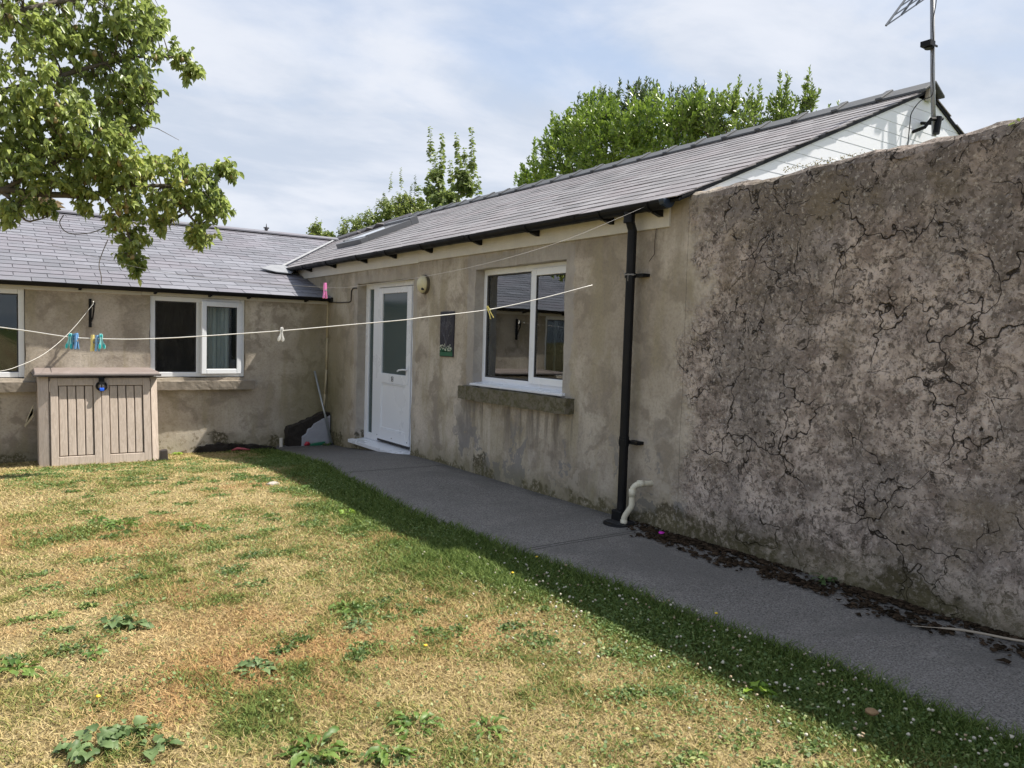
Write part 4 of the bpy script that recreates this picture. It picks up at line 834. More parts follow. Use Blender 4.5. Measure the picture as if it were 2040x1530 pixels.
M_bark=mat('bark',rough=.95,fn=lambda g:{'Base Color':g.mix(g.noise(g.vm('MULTIPLY',g.obj(),(1,1,.3)),22,5,.7),(.05,.04,.032),(.19,.165,.135)),'Normal':g.bump(g.noise(g.vm('MULTIPLY',g.obj(),(1,1,.3)),28,5,.7),.8,.01)})
def jit(p,a): return Vector(p)+Vector((random.uniform(-a,a),random.uniform(-a,a),random.uniform(-a,a)))
# ---- pear tree
pear=empty('pear_tree',(-5.2,-2.3,-.1),'old pear tree leaning in from the left edge, heavy with leaves and small brown pears','tree')
limbs=[[(-5.2,-2.3,-.15),(-5.15,-2.3,.8),(-5.25,-2.35,1.7),(-5.1,-2.3,2.4),(-5.0,-2.4,3.4),(-4.6,-2.4,4.6),(-4.5,-2.3,5.6)],
 [(-5.1,-2.3,2.3),(-4.5,-2.35,2.55),(-3.9,-2.35,2.62),(-3.3,-2.3,2.66),(-2.85,-2.3,2.80),(-2.4,-2.3,2.88),(-1.98,-2.25,3.05)],
 [(-5.05,-2.35,2.9),(-4.4,-2.2,3.3),(-3.8,-2.2,3.55),(-3.2,-2.3,3.85),(-2.75,-2.25,4.05),(-2.36,-2.2,4.14)],
 [(-5.0,-2.4,3.4),(-4.3,-2.5,3.9),(-3.6,-2.4,4.25),(-3.0,-2.3,4.6),(-2.7,-2.2,4.9)],
 [(-4.6,-2.4,4.6),(-4.0,-2.2,5.0),(-3.3,-2.2,5.3)],
 [(-3.9,-2.35,2.62),(-3.4,-2.3,3.0),(-2.9,-2.3,3.3),(-2.68,-2.3,3.5)],
 [(-3.1,-2.3,2.70),(-2.95,-2.25,2.5),(-2.86,-2.2,2.3),(-2.84,-2.2,2.08)],
 [(-2.6,-2.3,2.84),(-2.4,-2.3,2.66),(-2.25,-2.3,2.45),(-2.24,-2.3,2.30)],
 [(-3.9,-2.35,2.62),(-3.8,-2.4,2.5),(-3.72,-2.35,2.38),(-3.55,-2.3,2.44)]]
lr=[.13,.042,.032,.036,.04,.022,.018,.018,.018]; lpts=[]
for i,(L,r) in enumerate(zip(limbs,lr)):
    sp=spline(L,5); n=len(sp); mb=MB(); mb.tube([jit(p,r*.25) for p in sp],[r*(1-.72*k/(n-1)) for k in range(n)],9)
    mb.build('trunk' if i==0 else 'branch',M_bark,pear,smooth=True); lpts+=[(p,r*(1-.7*k/(n-1))) for k,p in enumerate(sp)]
PEAR=[(-3.76,-2.40,4.09,0.33),(-3.36,-2.20,4.21,0.36),(-2.99,-2.40,4.29,0.29),(-2.70,-2.0,4.50,0.19),(-2.74,-2.30,4.16,0.14),(-2.45,-2.20,4.16,0.10),(-2.33,-2.20,4.08,0.08),(-2.29,-2.2,4.06,.06),(-3.69,-2.50,3.61,0.37),(-3.22,-2.00,3.84,0.36),(-2.91,-2.40,3.81,0.22),(-2.74,-2.20,3.71,0.12),(-3.72,-2.30,3.22,0.36),(-3.36,-2.60,3.23,0.35),(-2.95,-2.10,3.45,0.24),(-2.78,-2.30,3.51,0.12),(-3.73,-2.40,2.85,0.30),(-3.36,-2.20,2.98,0.32),(-3.07,-2.50,3.0,0.26),(-2.70,-2.20,3.03,0.17),(-2.42,-2.40,2.98,0.17),(-2.12,-2.20,3.01,0.12),(-1.95,-2.30,3.07,0.06),(-2.04,-2.30,3.10,0.06),(-2.56,-2.30,2.76,0.20),(-2.25,-2.30,2.75,0.20),(-2.08,-2.30,2.72,0.14),(-2.24,-2.30,2.47,0.11),(-2.26,-2.30,2.33,0.06),(-2.92,-2.30,2.74,0.20),(-2.94,-2.20,2.50,0.14),(-2.83,-2.20,2.32,0.13),(-2.86,-2.20,2.14,0.10),(-2.81,-2.20,2.06,0.07),(-2.60,-2.20,2.50,0.07),(-3.79,-2.40,2.50,0.12),(-3.86,-2.30,2.42,0.09),(-3.55,-2.30,2.49,0.06),(-3.29,-2.30,2.62,0.09),(-3.36,-2.40,2.72,0.09),(-3.12,-2.40,2.73,0.10),
 (-4.3,-2.4,4.2,.5),(-4.2,-2.3,3.3,.45),(-4.3,-2.4,2.9,.35),(-4.6,-2.4,5.0,.6),(-3.8,-2.3,4.85,.45),(-3.2,-2.3,4.85,.35),(-5.3,-2.3,4.4,.6),(-5.6,-2.4,3.5,.5),(-4.0,-2.4,5.4,.4),(-2.9,-2.2,4.75,.2),(-5.2,-2.2,5.5,.5)]
LP,LD,LLn=[],[],[]; fr=[]; tw=MB()
for (cx_,cy_,cz_,rr) in PEAR:
    vis=cx_>-4.1 and cz_<4.7
    nt=int((48 if vis else 12)*max(rr,.08)**2/.05)+6
    for _ in range(min(nt,80)):
        v=Vector(rng.normal(size=3)).normalized()*rr*random.random()**.45; v.y*=1.35; c=Vector((cx_,cy_,cz_))+v
        q,qr=min(lpts,key=lambda w:(w[0]-c).length_squared)
        if (q-c).length<.5 and random.random()<.45: tw.tube([q,q.lerp(c,.5)+Vector((0,0,random.uniform(-.02,.05))),c],[.006,.005,.0025],4,False)
        d=((c-q).normalized()*.6+Vector(rng.normal(size=3))*.5+Vector((0,0,-.15))).normalized(); Ltw=random.uniform(.08,.18)*min(1,.4+rr*3)
        tw.tube([c,c+d*Ltw],[.003,.0015],4,False)
        for k in range(random.randint(8,14)):
            t=random.random(); LP.append(c+d*Ltw*t); LD.append(d*.35+Vector(rng.normal(size=3))*.75+Vector((0,0,-.35))); LLn.append(random.uniform(.040,.076))
        if random.random()<(.07 if vis else 0): fr.append(c+Vector((0,-.05,-.06)))
tw.build('twigs',M_bark,pear,fix=False)
leaves('foliage',LP,LD,LLn,.33,mat('pear_leaf',rough=.3,spec=.5,fn=f_leaf((.055,.10,.02),(.33,.40,.12),.40,(.50,.47,.14),.38)),pear,fold=.45,droop=.35,up=.6)
M_pear=mat('russet_pear',fn=lambda g:{'Base Color':g.mix(g.noise(g.obj(),30,4,.6),(.17,.12,.045),(.30,.24,.10))},rough=.55)
mb=MB(); prof=[(0,0),(.010,.002),(.019,.010),(.023,.022),(.020,.036),(.013,.048),(.008,.056),(0,.060)]
vs=[];n=12
for r_,z_ in prof: vs+=[(r_*math.cos(2*math.pi*j/n),r_*math.sin(2*math.pi*j/n),z_) for j in range(n)]
mb.add(vs,[(i*n+j,i*n+(j+1)%n,(i+1)*n+(j+1)%n,(i+1)*n+j) for i in range(len(prof)-1) for j in range(n)]); mb.tube([(0,0,.058),(.004,0,.085)],.002,5)
p0=mb.build('pear',M_pear,None,smooth=True); random.shuffle(fr)
for i,c in enumerate(fr[:70]+[Vector(q) for q in ((-2.96,-2.42,2.56),(-2.93,-2.43,2.52),(-2.98,-2.42,2.50),(-2.92,-2.44,2.57),(-2.42,-2.5,2.86),(-2.45,-2.5,2.84),(-3.5,-2.75,3.3))]):
    o=p0 if i==0 else p0.copy()
    if i: COL.objects.link(o)
    attach(o,pear); o.location=c-Vector(pear.location); o.rotation_euler=(random.uniform(-.4,.4),random.uniform(-.4,.4),0); s=random.uniform(.85,1.2); o.scale=(s,s,s)
mb=MB(); mb.tube(spline([(-2.98,-1.6,2.35),(-3.02,-1.5,2.22),(-3.05,-1.5,2.1),(-3.03,-1.5,1.98),(-3.03,-1.5,1.90)],4),.0045,5); mb.build('bare_twig',M_bark,pear)
mb=MB(); mb.tube(spline([(-3.42,-2.2,2.48),(-3.45,-2.2,2.40),(-3.38,-2.2,2.32),(-3.2,-2.2,2.34),(-3.05,-2.2,2.42)],4),.0045,5)
mb.build('bare_twig',M_bark,pear)
mb=MB(); mb.tube([(-2.85,-2.2,3.42),(-2.62,-2.2,3.41),(-2.42,-2.2,3.33)],[.005,.004,.002],5)
mb.build('bare_twig',M_bark,pear)

def bush(name,label,lobes,kind,mat_,leafL,wr,shoots,base,cat='tree',dens=1.0,trunk_r=.09,group='trees and shrubs behind the long cottage'):
    e=empty(name,(base[0],base[1],0),label,cat,group); P,D,Ls=[],[],[]; tw=MB()
    cx=sum(l[0] for l in lobes)/len(lobes)
    mb=MB(); bz=min(l[2] for l in lobes)
    mb.tube([(base[0],base[1],-.3),jit((base[0],base[1],bz*.4),.1),jit((base[0],base[1],bz*.8),.1)],[trunk_r*1.3,trunk_r,trunk_r*.8],9); mb.build('trunk',M_bark,e,smooth=True)
    top=Vector((base[0],base[1],bz*.8)); bmb=MB()
    for (x,y,z,r) in lobes:
        c=Vector((x,y,z)); bmb.tube([top,top.lerp(c,.5)+Vector((0,0,-.1)),c],[trunk_r*.5,trunk_r*.3,.012],6,False)
        ns=int(dens*(r/.5)**2*70)+6
        for _ in range(ns):
            v=Vector(rng.normal(size=3)).normalized()*r*random.random()**.4; p=c+v
            if kind=='laurel': d=(v.normalized()*.55+Vector((0,0,.9))+Vector(rng.normal(size=3))*.28).normalized(); Lt=random.uniform(.28,.5); nl=random.randint(11,16)
            else: d=(v.normalized()*.8+Vector((0,0,.4))+Vector(rng.normal(size=3))*.4).normalized(); Lt=random.uniform(.12,.3); nl=random.randint(8,13)
            p=p-d*Lt*.6
            shoot(P,D,Ls,tw,p,d,Lt,nl,leafL,kind)
    for (x,y,z,h) in shoots:
        p=Vector((x,y,z-h)); d=(Vector((random.uniform(-.10,.10),random.uniform(-.12,.12),1))).normalized()
        shoot(P,D,Ls,tw,p,d,h,int(h*(46 if kind=='laurel' else 44)),leafL*.85,kind)
        for k in range(int(h*(5 if kind=='laurel' else 3.5))):
            t=random.uniform(0,.75); q=p+d*h*t; d2=(d+Vector(rng.normal(size=3))*.45).normalized(); shoot(P,D,Ls,tw,q,d2,random.uniform(.12,.22)*(1.1-t),7,leafL*.8,kind)
    bmb.build('branch',M_bark,e,smooth=True); tw.build('twigs',M_bark,e,fix=False)
    leaves('foliage',P,D,Ls,wr,mat_,e,fold=.35,droop=.05 if kind=='laurel' else .2,up=.5)
    return e
def shoot(P,D,Ls,tw,p,d,Lt,nl,leafL,kind):
    tw.tube([p,p+d*Lt*.95],[.006,.002],3,False)
    a=d.cross(Vector((0,0,1)) if abs(d.z)<.95 else Vector((1,0,0))).normalized(); b=d.cross(a)
    for k in range(nl):
        t=(k+random.random()*.6)/nl; an=k*2.4+random.uniform(-.4,.4); o=a*math.cos(an)+b*math.sin(an)
        spread=(1.0-.55*t) if kind=='laurel' else 1.1
        P.append(p+d*Lt*t); D.append(d*(.85 if kind=='laurel' else .2)+o*spread+Vector(rng.normal(size=3))*.18); Ls.append(leafL*random.uniform(.7,1.15)*(1.1-.45*t))
M_laur=mat('laurel_leaf',fn=f_leaf((.035,.085,.010),(.22,.32,.045),.25,(.40,.44,.06),.38)); M_laurd=mat('dark_laurel_leaf',fn=f_leaf((.035,.06,.022),(.10,.15,.05),.2,None,.4)); M_laury=mat('yellow_laurel_leaf',fn=f_leaf((.04,.08,.014),(.20,.28,.05),.3,(.38,.38,.07),.35))
M_syc=mat('sycamore_leaf',fn=f_leaf((.05,.085,.022),(.22,.28,.08),.35,(.42,.40,.18),.55)); M_shr=mat('pale_shrub_leaf',fn=f_leaf((.06,.11,.015),(.24,.30,.07),.3,(.40,.38,.14),.5))
A=[(7.50,5.30,5.45,.50),(7.50,4.24,5.85,.72),(7.7,4.60,6.55,.42),(7.30,2.75,5.9,.85),(7.6,3.3,6.6,.5),(7.50,1.54,5.95,.78),(7.60,.51,5.85,.62),(7.5,5.9,5.4,.25)]
bush('laurel','broad bright green laurel, the widest crown above the long roof',A,'laurel',M_laur,.165,.20,[(7.5,6.11,5.94,.45),(7.8,5.29,7.20,.5),(7.6,4.42,7.04,.5),(7.6,5.83,6.41,.5),(7.5,5.55,6.5,.4),(7.6,4.9,6.9,.5),(7.5,3.9,6.95,.4),(7.5,6.4,5.8,.35)],(7.5,3),'laurel',.85)
Bq=[(8.1,3.5,6.85,.48),(8.3,2.6,6.8,.5),(8.3,1.6,6.45,.48),(8.3,.9,6.35,.42),(8.4,2.9,6.3,.6),(8.2,4.2,6.9,.35)]
bush('laurel','darker laurel whose tips stand up behind the broad bright one',Bq,'laurel',M_laurd,.14,.19,[(7.8,4.31,7.41,.5),(8.2,3.87,7.61,.55),(8.2,3.55,7.45,.45),(8.2,3.25,7.54,.5),(8.2,2.95,7.4,.45),(8.2,2.73,7.33,.4),(8.2,2.33,7.32,.5),(8.2,2.0,7.0,.4),(8.2,1.55,7.02,.5),(8.2,1.2,6.85,.4),(8.2,.91,6.96,.5),(8.0,.52,6.70,.5)],(8.3,2.2),'laurel',.8)
Cq=[(7.6,-.35,5.75,.40),(7.9,-.33,6.15,.20),(7.6,-1.1,5.5,.34),(7.9,-.82,5.95,.18),(8.0,-1.36,5.85,.20),(8.0,-1.6,5.55,.28),(8.0,-1.93,5.85,.15),(8.0,-2.1,5.40,.22),(7.6,.25,5.85,.38)]
bush('laurel','yellow-green laurel of separate upright columns nearest the white gable',Cq,'laurel',M_laury,.135,.19,[(8.0,-.37,6.62,.6),(8.0,-.2,6.45,.5),(8.0,-.84,6.45,.6),(8.0,-.72,6.3,.5),(8.0,-1.34,6.52,.7),(8.0,-1.45,6.35,.6),(8.0,-1.56,6.42,.7),(8.0,-1.92,6.40,.75),(8.0,-1.85,6.2,.6),(8.0,-2.02,6.15,.6),(8.0,-2.40,5.62,.35),(8.0,-2.54,5.66,.35),(8.0,.1,6.5,.5),(8,-1.1,6.1,.4)],(7.9,-1),'laurel',.95)
Sq=[(6.60,9.03,6.0,.20),(6.60,9.1,5.55,.34),(6.60,7.6,5.85,.20),(6.60,7.61,5.45,.34),(6.60,8.41,5.03,.50),(6.60,9.75,5.15,.30)]
bush('sycamore','slender dark sycamore rising in two narrow spires left of the laurels',Sq,'round',M_syc,.17,.36,[(6.6,9.38,7.42,1.0),(6.6,8.75,7.15,1.1),(6.6,9.15,6.7,.8),(6.6,9.6,6.3,.7),(6.6,7.75,6.95,1.0),(6.6,7.1,6.95,1.1),(6.6,7.4,6.5,.8),(6.6,7.0,6.2,.6),(6.6,8.2,6.3,.7),(6.6,6.8,5.65,.5),(6.6,10.1,5.9,.5),(6.6,5.7,4.95,.3)],(6.6,8.4),'tree',.75)
Hq=[(4.06,9.00,4.2,.36),(4.55,9.00,4.45,.38),(5.1,9.00,4.75,.45),(5.55,9.00,5.0,.40),(5.8,9.,4.9,.4),(3.75,9,3.95,.25)]
bush('ivy_shrub','rounded pale green shrub beyond the hip of the long roof, below the sycamore',Hq,'round',M_shr,.085,.33,[(5.15,9.0,5.92,.55),(5.49,9.0,6.08,.6),(5.9,9.0,5.95,.6),(5.75,9.0,5.7,.5),(5.0,9.0,5.35,.35)],(4.9,9),'shrub',2.0)
bush('shrub_sprig','small pale sprig of leaves peeping over the low roof beside the valley',[(3.10,9.00,4.20,.13),(3.07,9.00,4.0,.20),(3.44,9.00,3.98,.14),(3.3,9,3.8,.25)],'round',M_shr,.09,.33,[(3.08,9.0,4.48,.4),(3.44,9.0,4.15,.25)],(3.2,9),'shrub',3.0,.04)
# palm with dead fronds behind the low roof
pm=empty('palm',(-3.2,6.2,0),'pale dry palm fronds just showing between the pear leaves above the low roof','palm')
mb=MB(); mb.tube([(-3.2,6.2,-.3),(-3.2,6.2,3.5)],[.14,.11],10); mb.build('trunk',M_bark,pm,smooth=True)
P,D,Ls=[],[],[]
for i in range(260):
    a=random.uniform(0,6.28); el=random.uniform(-.5,1.1); d=Vector((math.cos(a)*math.cos(el),math.sin(a)*math.cos(el),math.sin(el))); P.append(Vector((-3.2,6.2,3.62))); D.append(d); Ls.append(random.uniform(.3,.55))
leaves('fronds',P,D,Ls,.035,mat('dry_frond',fn=f_leaf((.20,.15,.08),(.42,.34,.20),.2)),pm,.2,.3)
# greenery on the wall top
for lab,(x,y,z),n_,Lf,m_ in (('little bright green plant rooted on top of the garden wall at its near end',(.03,-8.82,2.545),26,.028,M_shr),('dry straggly moss and stonecrop on the crest of the garden wall below the gable',(.10,-7.72,2.555),190,.013,mat('dry_moss_leaf',fn=f_leaf((.12,.11,.05),(.30,.27,.13),.1)))):
    P=[];D=[];Ls=[]; e=empty('wall_plant',(x,y,z),lab,'plant')
    for i in range(n_):
        o=Vector((random.uniform(-.05,.05),random.uniform(-.32,.32) if n_>100 else random.uniform(-.07,.07),random.uniform(-.005,.02))); P.append(Vector((x,y,z))+o); D.append(Vector(rng.normal(size=3))+Vector((-.3,0,.6))); Ls.append(Lf*random.uniform(.6,1.3))
    leaves('foliage',P,D,Ls,.3,m_,e)

# ---- lawn blades
def frustum_mask(x,y):
    d=np.stack([x-CP.x,y-CP.y,gz(y)-CP.z],-1); zc=d@np.array(F_); u=(d@np.array(R_))/np.maximum(zc,.01); v=(d@np.array(U_))/np.maximum(zc,.01)
    return (zc>.5)&(abs(u)<.74)&(v>-.56)
N0=2600000
x=rng.uniform(-8.5,-.85,N0); y=rng.uniform(-12.2,-.04,N0)
area=7.65*12.16; dist=np.hypot(np.hypot(x-CP.x,y-CP.y),1.35)
target=np.where(frustum_mask(x,y),np.clip(19000*(2.9/np.maximum(dist,2.4))**1.35,3400,20500),700)
gr=green(x,y); target=target*(.72+.5*gr)
keep=rng.random(N0)<target/(N0/area); e=xe(y)
keep&=(x<e+.02*rng.normal(size=N0)); keep&=~((x>-3.56)&(x<-2.31)&(y>-.69)); x,y,dist,gr=x[keep],y[keep],dist[keep],gr[keep]; N=len(x); print('blades',N)
edge=np.exp(-((xe(y)-x)/.10)**2)
hgt=(.013+.020*gr+.030*edge+.03*np.exp(-((x+1.85)/.4)**2-((y+6.6)/.6)**2)+.03*np.exp(-((y+.68)/.05)**2-((x+2.9)/.7)**4))*rng.uniform(.5,1.5,N)
ln=hgt*1.0; lean=rng.uniform(.5,1.9,N)*(1.15-.5*gr); az=rng.uniform(0,2*np.pi,N); wd=np.clip(.0008+.00032*dist,.0013,.0040)*rng.uniform(.7,1.3,N)
z=gh(x,y)+.0; dx,dy=np.cos(az),np.sin(az); sx,sy=-dy,dx
fl=rng.uniform(0,2*np.pi,N); sx,sy=np.cos(fl),np.sin(fl)
def pt(k,w): return np.stack([x+dx*ln*lean*k**1.4+sx*w,y+dy*ln*lean*k**1.4+sy*w,z+ln*k*(1-.25*k)],-1)
V=np.stack([pt(0,-wd),pt(0,wd),pt(.55,wd*.8),pt(.55,-wd*.8),pt(1,0*wd)],1).reshape(-1,3); b=np.arange(N)[:,None]*5
go2=npmesh('grass',V,[b+np.array([0,1,2,3]),b+np.array([3,2,4])],{'grn':np.repeat(gr,5),'org':np.repeat(orange(x,y),5),'rnd':np.repeat(rng.random(N),5)},M_blade)
tag(go2,'short mown grass, dry straw with green streaks, greener along the path','grass',kind='stuff')
# clover leaves (fine green mat) and flowers
def scatter_discs(name,n,fx,size,m_,attrs=True,kindlab=None,zoff=.012):
    xs,ys=fx(n); zs=gh(xs,ys)+zoff+rng.uniform(0,.012,len(xs)); n=len(xs); s=size*rng.uniform(.6,1.3,n)
    nrm=rng.normal(size=(n,3))*.45; nrm[:,2]=1; nrm/=np.linalg.norm(nrm,axis=1,keepdims=True); a=np.cross(nrm,rng.normal(size=(n,3))); a/=np.linalg.norm(a,axis=1,keepdims=True); b_=np.cross(nrm,a); c=np.stack([xs,ys,zs],-1)
    V=np.stack([c+a*s[:,None]*math.cos(t)+b_*s[:,None]*math.sin(t) for t in (0,1.2566,2.513,3.77,5.027)],1).reshape(-1,3); bi=np.arange(n)[:,None]*5
    return npmesh(name,V,[bi+np.arange(5)],{'rnd':np.repeat(rng.random(n),5)},m_)
def cloverpos(n):
    x=rng.uniform(-3.9,-.9,n*4); y=rng.uniform(-9.8,-1,n*4); g_=green(x,y); w=sst(fbm(x*2.2+9,y*2.2+5),.45,.62)*.6+.25+sst(x,-2.6,-1.6)*sst(-y,6,8)*.6
    k=(rng.random(n*4)<w*(.25+g_)*.5)&(x<xe(y)); return x[k][:n],y[k][:n]
def tuftpos(n):
    cx=rng.uniform(-4,-1.1,1500); cy=rng.uniform(-9.6,-.9,1500); g_=green(cx,cy); k=(rng.random(1500)<.10+.55*sst(fbm(cx*1.9+9,cy*1.9+5),.5,.65)*(.4+g_)); cx,cy=cx[k],cy[k]
    i=rng.integers(0,len(cx),n); a=rng.uniform(0,6.28,n); q=rng.uniform(.01,.065,n)*(.5+rng.random(len(cx))[i]); x=cx[i]+q*np.cos(a)*1.3; y=cy[i]+q*np.sin(a)*.7; k=x<xe(y); return x[k],y[k]
xs,ys=tuftpos(16000); N2=len(xs); tl=leaves('low_weeds',np.stack([xs,ys,gh(xs,ys)+.006],-1),np.concatenate([rng.normal(size=(N2,2)),rng.uniform(.1,.9,(N2,1))],1),rng.uniform(.015,.038,N2),.24,mat('low_weed_leaf',rough=.6,fn=f_leaf((.04,.085,.02),(.18,.26,.07),.25,(.40,.42,.16),.6)),None,.3,.3,1.2); tag(tl,'small dark green broad-leaved weeds matted in tufts through the dry lawn','weeds',kind='stuff')
o=scatter_discs('clover_leaves',46000,cloverpos,.0060,mat('clover_leaf',rough=.6,fn=f_leaf((.045,.095,.02),(.15,.23,.06),.25,(.38,.40,.18),.6))); tag(o,'low clover and weed leaves threaded through the lawn','clover',kind='stuff')
# flowers : lumpy little balls
ico=bmesh.new(); bmesh.ops.create_icosphere(ico,subdivisions=1,radius=1); iv=np.array([v.co[:] for v in ico.verts]); ifc=np.array([[v.index for v in f.verts] for f in ico.faces]); ico.free()
n=380; xs=[];ys=[]
while len(xs)<n:
    yv=-10+random.random()*4.4; xv=float(xe(np.array([yv]))[0])-abs(random.gauss(0,.42)) 
    w=float(sst(np.array(-yv),5.8,7.6)); 
    if random.random()<.9*w*(.35+.65*(fbm(np.array([xv*4.]),np.array([yv*4.]))[0]>.5)): xs.append(xv); ys.append(yv)
xs=np.array(xs);ys=np.array(ys); c=np.stack([xs,ys,gh(xs,ys)+rng.uniform(.02,.05,n)],-1); s=rng.uniform(.0038,.0078,n)
V=(c[:,None,:]+iv[None]*s[:,None,None]*(1+.25*rng.normal(size=(n,len(iv),1)))*np.array([1,1,.85])).reshape(-1,3); Fq=(np.arange(n)[:,None,None]*len(iv)+ifc[None]).reshape(-1,3)
o=npmesh('clover_flowers',V,[Fq],{'rnd':np.repeat(rng.random(n),len(iv))},mat('clover_flower',rough=.8,fn=lambda g:{'Base Color':g.mix(g.ss(g.attr('rnd'),.5,.8),(.50,.47,.38),(.33,.25,.16))})); tag(o,'white and browning clover heads dotted along the path edge','clover',kind='stuff')
# dandelions: small yellow heads
for i,(px,py) in enumerate(((-2.47,-7.62),(-1.23,-6.75),(-1.03,-8.0),(-1.55,-6.95),(-3.72,-7.45))):
    e_=blob('yellow_flower',(px,py,float(gh(np.array(px),np.array(py)))+.04),.008,mat('dandelion_yellow',(.75,.52,.03),.7) if i==0 else bpy.data.materials['dandelion_yellow'],['tiny yellow flower on the orange dry patch mid lawn','tiny yellow flower in the shaded strip opposite the downpipe','yellow flower against the path edge among white clover','yellow flower in the shaded grass, left of the clover heads','yellow flower beside the big leafy weed at lower left'][i],'flower',(1,1,.55),.3); e_['group']='yellow flowers in the lawn'
# weeds: rosettes
M_dock=mat('dock_leaf',fn=f_leaf((.055,.10,.03),(.15,.22,.085),.2,None,.55)); M_dand=mat('dandelion_leaf',fn=f_leaf((.05,.11,.018),(.15,.23,.045),.25,None,.5)); M_yg=mat('bright_weed_leaf',fn=f_leaf((.12,.24,.015),(.30,.44,.05),.3,None,.45))
weeds=[((-3.76,-7.75),.15,22,.062,.33,M_dock,'largest broad-leaved weed clump at the lower left of the lawn'),((-3.60,-7.86),.08,8,.06,.33,M_dock,'broad-leaved weed just right of the largest clump'),((-3.66,-7.70),.06,8,.06,.30,M_dock,'small dark weed tuft between the two broad-leaved clumps'),
((-3.567,-6.615),.10,13,.065,.30,M_dock,'broad-leaved weed at mid left of the lawn'),((-3.47,-6.68),.06,8,.06,.3,M_dock,'smaller weed touching the mid left broad-leaved one'),((-3.95,-6.98),.09,16,.08,.16,M_dand,'toothed weed at the far left edge of the lawn'),((-3.68,-6.95),.05,8,.05,.2,M_dand,'small weed between the left edge weed and the orange patch'),
((-3.148,-7.435),.10,18,.06,.26,M_dock,'pale grey-green weed patch below the orange bare spot'),((-3.17,-8.17),.10,16,.09,.15,M_dand,'toothed rosette at the bottom edge, left of centre'),((-2.97,-8.30),.07,12,.08,.14,M_dand,'toothed rosette at the bottom edge, centre'),((-2.80,-8.175),.11,26,.065,.14,M_dand,'large toothed rosette low in the centre of the lawn'),((-2.60,-8.32),.06,10,.08,.13,M_dand,'thin rosette right of the large toothed one'),
((-2.541,-6.969),.14,30,.05,.2,M_dand,'dark weed patch in the middle of the lawn'),((-2.60,-7.2),.09,16,.05,.22,M_dock,'grey-green weed just below the middle weed patch'),((-3.272,-4.644),.12,26,.08,.17,M_dand,'bushy green weed in the green patch at left'),((-3.4,-4.4),.08,14,.06,.17,M_dand,'weed just behind the bushy green one'),((-2.842,-4.949),.14,26,.07,.14,M_dand,'long low weed patch right of the bushy green one'),
((-1.506,-8.626),.055,7,.075,.30,M_yg,'bright yellow-green weed in the sunlit clover at right'),((-2.62,-3.25),.07,14,.05,.18,M_dand,'small weed tuft in the straw before the storage box'),((-3.46,-2.8),.08,16,.05,.18,M_dand,'weed tuft in front of the storage box doors'),((-3.78,-2.37),.07,14,.05,.2,M_dand,'weed tuft left of the storage box at the photo edge'),((-2.0,-3.1),.08,16,.05,.16,M_dand,'weed tuft near the sunlit lawn tip'),((-1.65,-3.9),.10,20,.055,.16,M_dand,'dark weed tuft inside the cottage shadow'),((-1.95,-3.9),.09,18,.055,.16,M_dand,'weed tuft right on the shadow edge'),((-1.75,-5.0),.07,14,.05,.16,M_yg,'bright tuft on the shadow edge by the path'),
((-.06,-7.96),.03,9,.10,.10,M_dock,'pale strappy weed at the foot of the garden wall'),((-.12,-.30),.06,18,.05,.25,M_dand,'small green weed behind the pole foot'),((-2.02,-.12),.05,22,.06,.2,M_yg,'yellowish weed growing from the low cottage wall foot')]
def weedleaves(P,D,Ls,wr,m_,e,K=9):
    P=np.array(P);D=np.array(D);N=len(P);D/=np.linalg.norm(D,axis=1,keepdims=True); Ls=np.array(Ls)[:,None]
    nr=rng.normal(size=(N,3))*.5; nr[:,2]+=2; s=np.cross(D,nr); s/=np.linalg.norm(s,axis=1,keepdims=True); n=np.cross(s,D); V=[]
    pr=np.array([.10,.35,.75,.55,1.0,.72,.95,.5,.02]) if wr<.24 else np.array([.08,.55,.92,.85,1.0,.88,.75,.45,.03])
    for k in range(K):
        t=k/(K-1); c=P+D*Ls*t+np.array([0,0,-1.])*Ls*.55*t*t+s*Ls*.04*np.sin(t*5+N); w=Ls*wr*pr[k]*(1+.22*rng.normal(size=(N,1)))
        wv=n*Ls*.05*rng.normal(size=(N,1)); V+=[c-s*w+n*w*.35+wv,c,c+s*w+n*w*.35-wv]
    V=np.stack(V,1); V[:,:,2]=np.maximum(V[:,:,2],float(P[:,2].min())+.004); b=np.arange(N)[:,None]*3*K
    F=np.concatenate([b+np.array([3*k+j,3*k+j+1,3*k+j+4,3*k+j+3]) for k in range(K-1) for j in (0,1)])
    return npmesh('foliage',V.reshape(-1,3),[F],{'rnd':np.repeat(np.clip(rng.normal(.5,.28,N),0,1),3*K)},m_,e,True)
for (px,py),rad,nn,Lf,wr,m_,lab in weeds:
    nn=int(nn*1.5)
    z0=float(gh(np.array(px),np.array(py))) if px<-.7 else float(gz(py))+.02
    e=empty('weed',(px,py,z0),lab,'weed','weeds in and around the lawn'); P,D,Ls=[],[],[]
    for i in range(nn):
        a=random.uniform(0,6.28); rr=rad*random.random()**.6; P.append(Vector((px+rr*.55*math.cos(a),py+rr*.55*math.sin(a),z0+random.uniform(.0,.025)))); D.append(Vector((math.cos(a+random.uniform(-.5,.5)),math.sin(a+random.uniform(-.5,.5)),random.uniform(.15,.9)))); Ls.append(Lf*random.uniform(.6,1.2))
    weedleaves(P,D,Ls,wr,m_,e)
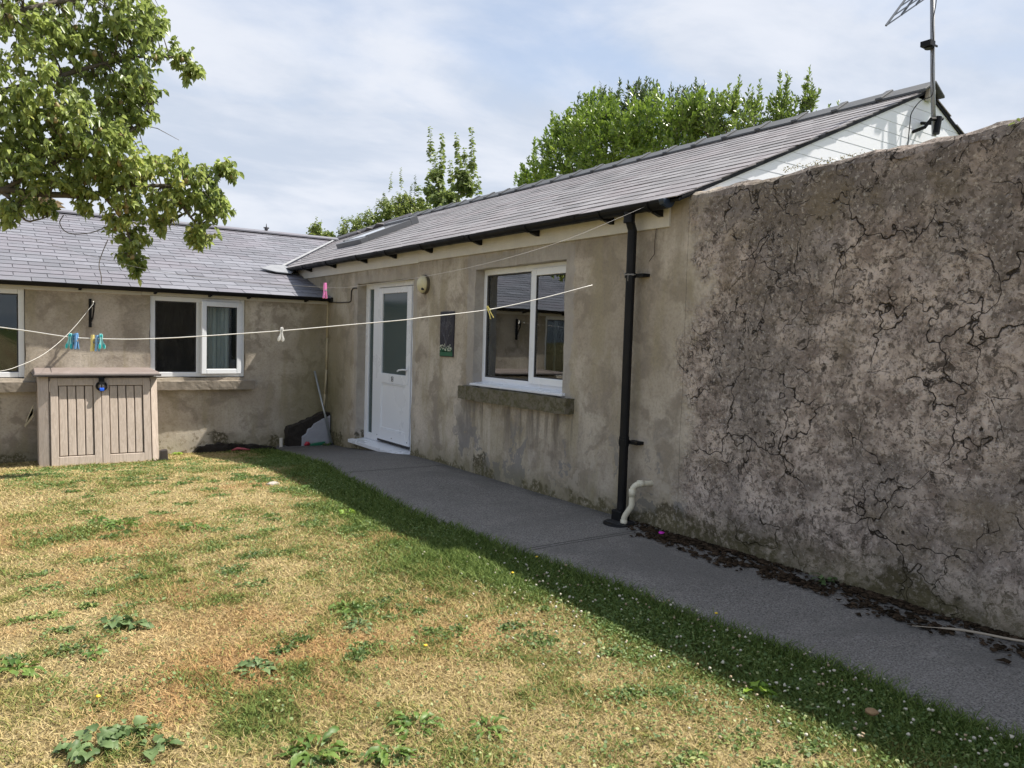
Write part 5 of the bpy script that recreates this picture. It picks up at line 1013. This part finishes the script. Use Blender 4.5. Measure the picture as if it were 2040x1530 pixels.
# moss and dead leaf debris on the path
n=4000; ys_=-6.35-abs(rng.beta(1.3,1.6,n))*3.1; base=.10+.17*sst(-ys_,6.6,7.9)
u=rng.beta(1.1,1.9,n); xs_=-.01-u*(.06+.26*sst(-ys_,6.3,6.7)*(1-sst(-ys_,7.6,8.3))+.05)
far=rng.random(n)<.32; xs_=np.where(far&(ys_<-7.6),-.20-rng.normal(0,.05,n)-.04*sst(-ys_,7.6,8.6),xs_)
k=fbm(xs_*9+5,ys_*5)>.43; k|=rng.random(n)<.15; k&=~((xs_<-.28)&(ys_>-6.5)); xs_,ys_=xs_[k],ys_[k]; n=len(xs_)
s=rng.uniform(.003,.013,n)*np.where(rng.random(n)<.2,1.5,1); c=np.stack([xs_,ys_,gz(ys_)+.030+s*.2],-1)
V=(c[:,None,:]+iv[None]*s[:,None,None]*(1+.45*rng.normal(size=(n,len(iv),1)))*np.array([1,1.2,.45])).reshape(-1,3); Fq=(np.arange(n)[:,None,None]*len(iv)+ifc[None]).reshape(-1,3)
o=npmesh('moss_debris',V,[Fq],{'rnd':np.repeat(rng.random(n),len(iv))},mat('moss_debris',rough=1,spec=.05,fn=lambda g:{'Base Color':g.mix(g.attr('rnd'),(.012,.009,.006),(.065,.045,.030))})); tag(o,'dark crumbs of dead moss and soil fallen along the foot of the garden wall','moss',kind='stuff')
mb=MB(); mb.tube(spline([(-.34,-8.62,.12),(-.22,-8.80,.135),(-.12,-8.98,.13),(-.05,-9.15,.14)],4),[.002]*3+[.006]*8+[.003]*2,6); tag(mb.build('bark_strip',mat('dry_bark',(.36,.31,.24),.8),None,smooth=True),'pale curled strip of bark lying by the garden wall at the right edge','bark')
blob('petal',(-.12,-6.72,.125),.016,mat('magenta_petal',(.55,.02,.45),.6),'single magenta petal lying on the moss by the wall foot','petal',(1,1.3,.5),.5)
blob('yellow_leaf',(-1.36,-9.02,.12),.022,mat('dry_brown_leaf',(.25,.16,.08),.8),'round dry brown fungus or leaf in the shaded clover','leaf',(1,1,.5),.3)
blob('mown_stub',(-1.87,-3.55,.07),.055,mat('grey_stub',fn=dirty((.36,.33,.30),.2,20,.9)),'flat grey stone in the grass at the shadow edge','stone',(1.2,1,.35),.4)
mb=MB(); 
for k in range(3): mb.hexa([(-3.66+k*.012,-.30,.30+k*.04),(-3.575,-.30,.42+k*.04),(-3.575,-.28,.42+k*.04),(-3.66+k*.012,-.28,.30+k*.04),(-3.665+k*.012,-.30,.325+k*.04),(-3.58,-.30,.52+k*.02),(-3.58,-.28,.52+k*.02),(-3.665+k*.012,-.28,.325+k*.04)])
tag(mb.build('folded_cloth',mat('pale_rag',(.42,.38,.28),.9),None,bevel=.004),'pale folded rag sticking out behind the left side of the storage box','rag')
S.cycles.samples=128
